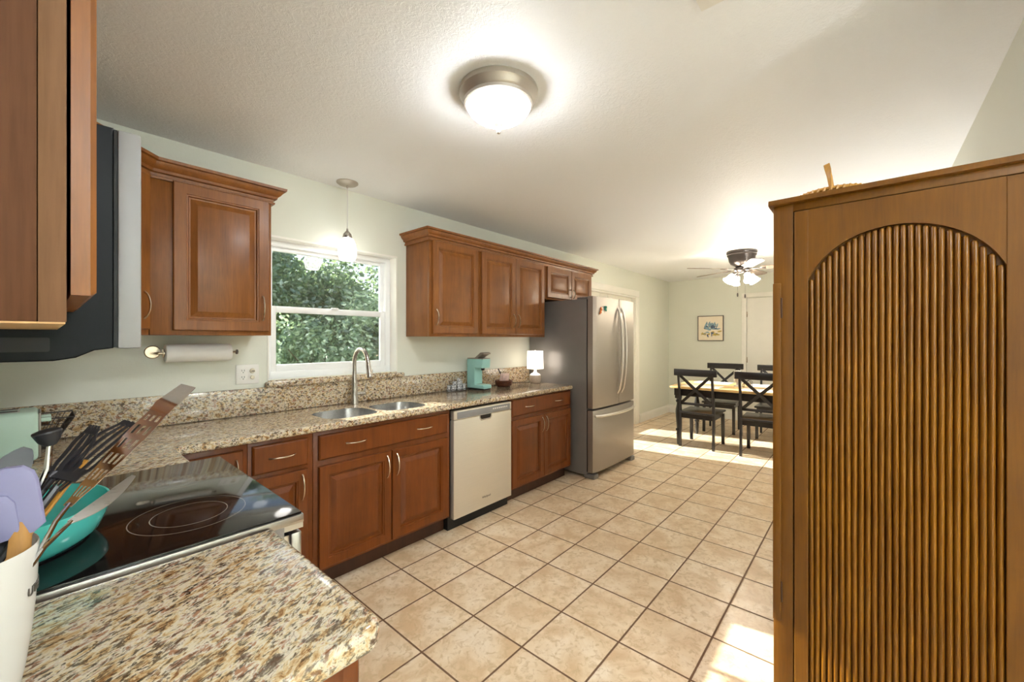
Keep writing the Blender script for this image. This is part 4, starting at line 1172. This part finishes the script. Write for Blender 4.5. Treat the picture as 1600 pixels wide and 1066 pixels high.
# toaster
to = thing('toaster', 'pale mint toaster in the counter corner', 'toaster', (-.14, 2.37, CT))
tx0, tx1, ty0, ty1 = -.262, -.014, 2.285, 2.455
b = B(); b.box(tx0, ty0, CT + .012, tx1, ty1, CT + .192, .014, 3); b.build('body', M['mint_light'], to)
b = B(); b.box(tx0 + .01, ty0 + .01, CT, tx1 - .01, ty1 - .01, CT + .0125, .003); b.build('base', M['black'], to)
for y in (2.335, 2.405):
    b = B(); b.box(tx0 + .03, y - .016, CT + .1915, tx1 - .045, y + .016, CT + .1935, .001); sl = b.build('slot_frame', M['steel_h'], to)
    b = B(); b.box(tx0 + .035, y - .011, CT + .1930, tx1 - .05, y + .011, CT + .1941); b.build('slot', M['gap'], sl, root=to)
b = B(); b.box(tx1 - .001, ty0 + .012, CT + .02, tx1 + .006, ty1 - .012, CT + .185, .004); b.build('end_panel', M['steel'], to)
for y in (2.335, 2.405):
    b = B(); b.box(tx1 + .004, y - .022, CT + .148, tx1 + .032, y + .022, CT + .163, .004); b.build('lever', M['mint_light'], to)
# wire basket
b = B()
A = [(-.20, 2.56), (.02, 2.56), (.02, 2.70), (-.20, 2.70)]; Tt = [(-.24, 2.53), (.085, 2.53), (.085, 2.74), (-.24, 2.74)]
def P3(q, z): return (q[0], q[1], z)
for zf in (0, .2, .4, .6, .8, 1):
    L_ = [(a[0] + (t[0] - a[0]) * zf, a[1] + (t[1] - a[1]) * zf) for a, t in zip(A, Tt)]
    z = CT + .004 + .125 * zf
    b.tube([P3(q, z) for q in L_ + L_[:1]], .0028 if zf in (0, 1) else .0013, 6)
for s in range(4):
    for k in range(15):
        t = k / 15; a = [A[s][i] + (A[(s + 1) % 4][i] - A[s][i]) * t for i in (0, 1)]; c_ = [Tt[s][i] + (Tt[(s + 1) % 4][i] - Tt[s][i]) * t for i in (0, 1)]
        b.tube([(*a, CT + .004), (*c_, CT + .129)], .0013, 5)
for k in range(12):
    y = 2.56 + .14 * k / 11; b.tube([(-.2, y, CT + .004), (.02, y, CT + .004)], .0013, 5)
tag(b.build('wire_basket', M['bronze'], loc=(-.08, 2.63, CT)), 'dark wire mesh basket against the backsplash behind the toaster', 'basket')

# teal pan on the cooktop
px0, py0, pz0 = -.085, 1.365, .9262
pn = thing('frying_pan', 'teal enamel pan standing on the black cooktop', 'pan', (px0, py0, pz0))
b = B(); b.lathe([(0, .004), (.150, .004), (.158, .006), (.172, .020), (.184, .050), (.188, .080), (.188, .084), (.184, .084), (.178, .05), (.165, .022), (.15, .010), (0, .009)], c=(px0, py0, pz0), seg=56); b.build('body', M['teal'], pn)
b = B(); b.lathe([(0, 0), (.152, 0), (.156, .004), (0, .004)], c=(px0, py0, pz0), seg=48); b.build('base', M['black'], pn)
b = B(); b.tube([(px0 - .02, py0 + .180, pz0 + .07), (px0 - .025, py0 + .22, pz0 + .082), (px0 - .035, py0 + .33, pz0 + .09)], [.008, .010, .013], 10, flat=.6); b.build('handle', M['black'], pn)

# utensil crock
kx, ky, kz = -.079, .800, CT
ck = thing('utensil_crock', 'white ceramic utensil crock at the photo left edge', 'crock', (kx, ky, kz))
b = B(); b.lathe([(0, 0), (.052, 0), (.056, .004), (.064, .05), (.070, .10), (.0735, .15), (.0755, .200), (.0745, .203), (.0725, .200), (.069, .15), (.064, .09), (.055, .02), (0, .012)], c=(kx, ky, kz), seg=56); b.build('body', M['ceramic'], ck)
def bendc(co):
    rad = .0740 + co.z; a = R(-27) + co.x / .0728
    return Vector((kx + rad * cos(a), ky + rad * sin(a), kz + .148 + co.y))
t = text_mesh('lettering', 'UTENSILS', .015, M['frame'], ck, Matrix.Identity(4), bend=bendc, root=ck, extrude=.0006)

def U(x, y, z): return Vector((x, y, z))
ctr = U(kx, ky, kz + .02)
def stick(b, top, r=.004, off=(0, 0), mi=0, start=None):
    s = start or U(kx + off[0], ky + off[1], kz + .02)
    b.tube([s, s.lerp(top, .5), top], r, 8, mi=mi); return b
# lavender spatula, wooden handle
o = thing('silicone_spatula', 'lavender silicone spatula with wooden handle in the crock', 'spatula', (kx, ky, kz + .02))
b = B(); ax = (U(-.0395, .80, 1.150) - U(-.055, .78, .95)).normalized()
b.tube([U(-.048, .775, .945), U(-.021, .790, 1.10), U(-.018, .797, 1.145)], [.010, .0105, .0095], 10, flat=.6, up=(0, 1, 0)); b.build('handle', M['utwood'], o)
b = B()
mt = Matrix.Translation((-.036, .80, 1.165)) @ Matrix.Rotation(R(-8), 4, 'Y') @ Matrix.Rotation(R(-14), 4, 'Z')
b.prism([(-.036, -.045), (.024, -.040), (.034, -.032), (.036, .025), (.034, .037), (.026, .046), (.012, .048), (-.030, .040), (-.036, .034)], -.005, .005, 'Y', bev=.003, seg=2, m=mt)
b.prism([(-.016, -.042), (.014, -.040), (.015, .004), (.010, .014), (.0, .018), (-.010, .014), (-.015, .004)], -.0075, .006, 'Y', bev=.002, seg=2, m=mt)
b.build('head', M['lav'], o)
G = 'utensils in the crock'
# black nylon slotted spoon
def slotted_head(b, c0, c1, wid, thick, nrm, slots, n=12, slotw=.0028, curve=0, taper=(.5, 1, 1, .55)):
    """long paddle between c0 and c1 with slots running lengthwise; built of strips so the slots are open"""
    c0, c1, nrm = Vector(c0), Vector(c1), Vector(nrm).normalized()
    t = (c1 - c0).normalized(); nrm = (nrm - t * nrm.dot(t)).normalized(); s = t.cross(nrm)
    L = (c1 - c0).length
    def wd(f):
        q = f * (len(taper) - 1); i = min(int(q), len(taper) - 2); u = q - i; u = u * u * (3 - 2 * u)
        return wid * (taper[i] * (1 - u) + taper[i + 1] * u)
    ns = 2 * slots + 1
    edges = []
    sw = slotw / wid
    bar = (1 - slots * sw) / (slots + 1)
    x = -.5
    for i in range(slots + 1):
        edges.append((x, x + bar)); x += bar + sw
    for (a, e) in edges:
        b.ribbon([c0 + t * (L * k / n) + s * ((a + e) / 2 * wd(k / n)) + nrm * (curve * sin(pi * k / n)) for k in range(n + 1)], [max(.0015, (e - a) * wd(k / n)) for k in range(n + 1)], thick, up=nrm)
    return t, s, nrm, L, wd
def cross(b, c0, t, s, nrm, L, wd, f, ln, thick, curve=0):
    p = c0 + t * (L * f) + nrm * (curve * sin(pi * f)); w_ = wd(f)
    b.ribbon([p - s * (w_ / 2), p + s * (w_ / 2)], ln, thick, up=nrm)

o = thing('slotted_spoon', 'black nylon slotted spoon leaning right, upper one in the crock', 'spoon', (kx, ky, kz + .02))
b = B(); c0, c1 = U(.004, .86, 1.172), U(.052, .90, 1.238)
q = slotted_head(b, c0, c1, .026, .0022, (-.35, -.8, .45), 3, curve=-.006, taper=(.35, 1, 1, .5)); cross(b, c0, *q, .12, .012, .0023, -.006); cross(b, c0, *q, .90, .010, .0023, -.006)
b.build('head', M['nylon'], o)
b = B(); b.tube([U(-.11, .79, .95), U(-.03, .835, 1.12), c0 + U(.003, .002, .003)], [.006, .005, .004], 8); b.build('handle', M['nylon'], o)
o = thing('slotted_turner', 'black nylon slotted turner behind the steel one in the crock', 'turner', (kx, ky, kz + .02))
b = B(); c0, c1 = U(.008, .84, 1.165), U(.098, .93, 1.232)
q = slotted_head(b, c0, c1, .042, .0024, (-.35, -.8, .55), 4, slotw=.005, curve=.006, taper=(.4, .9, 1, .6)); cross(b, c0, *q, .18, .022, .0025, .006); cross(b, c0, *q, .95, .010, .0025, .006)
b.build('head', M['nylon'], o)
b = B(); b.tube([U(-.12, .80, .95), U(-.02, .825, 1.12), c0 + U(.004, .004, .003)], [.006, .005, .005], 8); b.build('handle', M['nylon'], o)
# steel slotted turner, the long one
o = thing('slotted_turner', 'long stainless steel slotted turner reaching highest right in the crock', 'turner', (kx, ky, kz + .02))
b = B(); c0, c1 = U(.020, .80, 1.150), U(.128, .90, 1.250)
q = slotted_head(b, c0, c1, .030, .0014, (-.40, -.75, .45), 3, slotw=.004, n=16, taper=(.3, .6, .85, 1, .9))
for f in (.05, .2, .36, .52, .68, .84, .97): cross(b, c0, *q, f, .010, .0015)
b.ribbon([c1 - (c1 - c0) * .02, c1 + U(.008, .004, .010), c1 + U(.020, .012, .018), c1 + U(.045, .035, .036)], [.028, .030, .030, .024], .0014, up=(-.40, -.75, .45))
b.build('head', M['chrome'], o)
b = B(); b.tube([U(-.06, .76, .95), U(-.01, .785, 1.09), U(.010, .795, 1.135), c0 + U(.003, .002, .003)], [.005, .005, .0045, .004], 8, flat=.6); b.build('handle', M['chrome'], o)
# steel spoon
o = thing('serving_spoon', 'shiny stainless steel spoon lying low toward the cooktop in the crock', 'spoon', (kx, ky, kz + .02))
b = B(); c0, c1 = U(.022, .80, 1.128), U(.092, .865, 1.158); n = 12
b.ribbon([c0.lerp(c1, k / n) + U(0, 0, -.006 * sin(pi * k / n)) for k in range(n + 1)], [.004 + .013 * sin(pi * min(1, (k / n) * .95 + .03)) ** .8 for k in range(n + 1)], .0018, up=(-.2, -.8, .6)); b.build('bowl', M['steel_h'], o)
b = B(); b.tube([U(-.07, .75, .96), U(-.022, .77, 1.075), U(.0, .785, 1.108), c0 + U(.002, .001, .001)], [.006, .0055, .0045, .004], 8, flat=.6); b.build('handle', M['chrome'], o)
# wooden spoon handle
o = thing('wooden_spoon', 'golden wooden spoon with its flat handle pointing up in the crock', 'spoon', (kx, ky, kz + .02))
b = B(); b.tube([U(-.10, .80, .95), U(-.02, .82, 1.11), U(.040, .87, 1.192)], [.007, .0075, .006], 10, flat=.55); b.build('handle', M['bamboo'], o)
# ladle
o = thing('soup_ladle', 'dark ladle with chrome stem standing upright behind the lavender spatula', 'ladle', (kx, ky, kz + .02))
b = B(); b.lathe([(0, -.017), (.009, -.0155), (.016, -.009), (.0215, .003), (.0205, .005), (.010, .0075), (0, .008)], m=Matrix.Translation((.003, .865, 1.238)) @ Matrix.Rotation(R(-10), 4, 'Y') @ Matrix.Diagonal((.70, .70, 1.0, 1)), seg=28); b.build('bowl', M['nylon'], o)
b = B(); b.tube([U(-.07, .85, .96), U(-.02, .86, 1.12), U(.003, .866, 1.19), U(.005, .866, 1.224)], [.0045, .0042, .004, .003], 10); b.build('stem', M['chrome'], o)
# dark spoon behind lavender
o = thing('cooking_spoon', 'black cooking spoon mostly hidden behind the lavender spatula', 'spoon', (kx, ky, kz + .02))
b = B(); c0, c1 = U(-.055, .84, 1.155), U(-.015, .87, 1.222)
b.ribbon([c0.lerp(c1, (1 - cos(pi * k / 10)) / 2) for k in range(11)], [.007 + .032 * sin(pi * min(1, (1 - cos(pi * k / 10)) / 2 * .985 + .01)) ** .7 for k in range(11)], .003, up=(.2, -1, .3)); b.build('bowl', M['nylon'], o)
b = B(); b.tube([U(-.10, .81, .95), U(-.075, .825, 1.09), c0], [.006, .005, .005], 8); b.build('handle', M['nylon'], o)

# ================================================================== OUTSIDE
b = B(); b.box(-8, YW + TH + .02, -.20, 14, 22, -.12)
struct(b.build('ground', M['grass']))
def leafy(name, label, c, rad, n, mat, size=.06, group='garden trees and shrubs', cat='tree', seed=1, trunk=True, tr=.05):
    rnd = random.Random(seed)
    o = thing(name, label, cat, (c[0], c[1], -.12), 0, group)
    verts = []; faces = []
    lumps = [(Vector((rnd.gauss(0, .45), rnd.gauss(0, .45), rnd.gauss(0, .45))), rnd.uniform(.35, .6)) for _ in range(16)]
    for i in range(n):
        l, r_ = rnd.choice(lumps)
        v = Vector((rnd.gauss(0, 1), rnd.gauss(0, 1), rnd.gauss(0, 1))).normalized() * (r_ * rnd.uniform(.55, 1.0)) + l
        p = Vector((v.x * rad[0], v.y * rad[1], c[2] + v.z * rad[2] + .12))
        if p.z < .02: continue
        wy = p.y + c[1] - 2.96; wx = p.x + c[0] + .175 * wy; wz = p.z - .12 - .534 * wy
        if (.85 < wx < 1.9 and .95 < wz < 2.15) or (4.6 < wx < 6.15 and .1 < wz < 2.05): continue   # leaves left out along the sun's path, crowns shaped to let it in
        s = size * rnd.uniform(.6, 1.3)
        d = Vector((rnd.gauss(0, 1), rnd.gauss(0, 1), rnd.gauss(0, .7) - .3)).normalized(); nn = Vector((rnd.gauss(0, 1), rnd.gauss(0, 1), rnd.gauss(0, 1))); sd_ = d.cross(nn).normalized()
        nn = d.cross(sd_)
        k = len(verts)
        verts += [p, p + d * s * .5 + sd_ * s * .28 + nn * s * .06, p + d * s, p + d * s * .5 - sd_ * s * .28 + nn * s * .06]
        faces.append((k, k + 1, k + 2, k + 3))
    me = bpy.data.meshes.new('foliage'); me.from_pydata([tuple(v) for v in verts], [], faces); me.materials.append(mat)
    q = bpy.data.objects.new('foliage', me); COL.objects.link(q); q.parent = o
    if trunk:
        b = B(); rx = rnd.uniform(-.1, .1)
        b.tube([(0, 0, 0), (rx, .05, c[2] * .5), (rx * .5, 0, c[2] + rad[2] * .4)], [tr, tr * .8, tr * .35], 8)
        for k in range(7):
            a = rnd.uniform(0, 6.28); h = c[2] * rnd.uniform(.4, 1.0)
            b.tube([(rx, .04, h), (rx + cos(a) * rad[0] * .35, sin(a) * rad[1] * .35, h + .25), (rx + cos(a) * rad[0] * .7, sin(a) * rad[1] * .7, h + .5)], [tr * .5, tr * .35, tr * .15], 6)
        b.build('trunk', M['bark'], o, local=True)
    return o
leafy('garden_tree', 'broad dark green tree filling the right of the window view', (3.25, 6.3, 1.95), (.95, .7, 1.2), 13000, M['leaf_c'], .085, seed=2)
leafy('garden_tree', 'mid-green tree at the left of the window view', (2.15, 6.5, 2.05), (.8, .7, 1.15), 10000, M['leaf_a'], .08, seed=3)
leafy('garden_shrub', 'pale bushy shrub low in the centre of the window view', (2.25, 5.2, .95), (.75, .5, .62), 6500, M['leaf_b'], .07, seed=4, cat='shrub', trunk=True, tr=.03)
leafy('garden_shrub', 'low green shrub at the lower left of the window view', (1.55, 4.7, .75), (.5, .45, .55), 3500, M['leaf_b'], .055, seed=5, cat='shrub', tr=.02)
leafy('garden_shrub', 'dark low shrub at the lower right of the window view', (3.1, 5.4, .8), (.6, .5, .65), 4000, M['leaf_a'], .065, seed=6, cat='shrub', tr=.02)
leafy('garden_tree', 'tall tree far behind, at the left of the window view', (2.9, 9.3, 1.9), (1.3, .9, 1.5), 9000, M['leaf_b'], .11, seed=8)
leafy('garden_tree', 'tall dark tree far behind, at the right of the window view', (4.6, 9.6, 1.8), (1.3, .9, 1.35), 9000, M['leaf_a'], .11, seed=9)
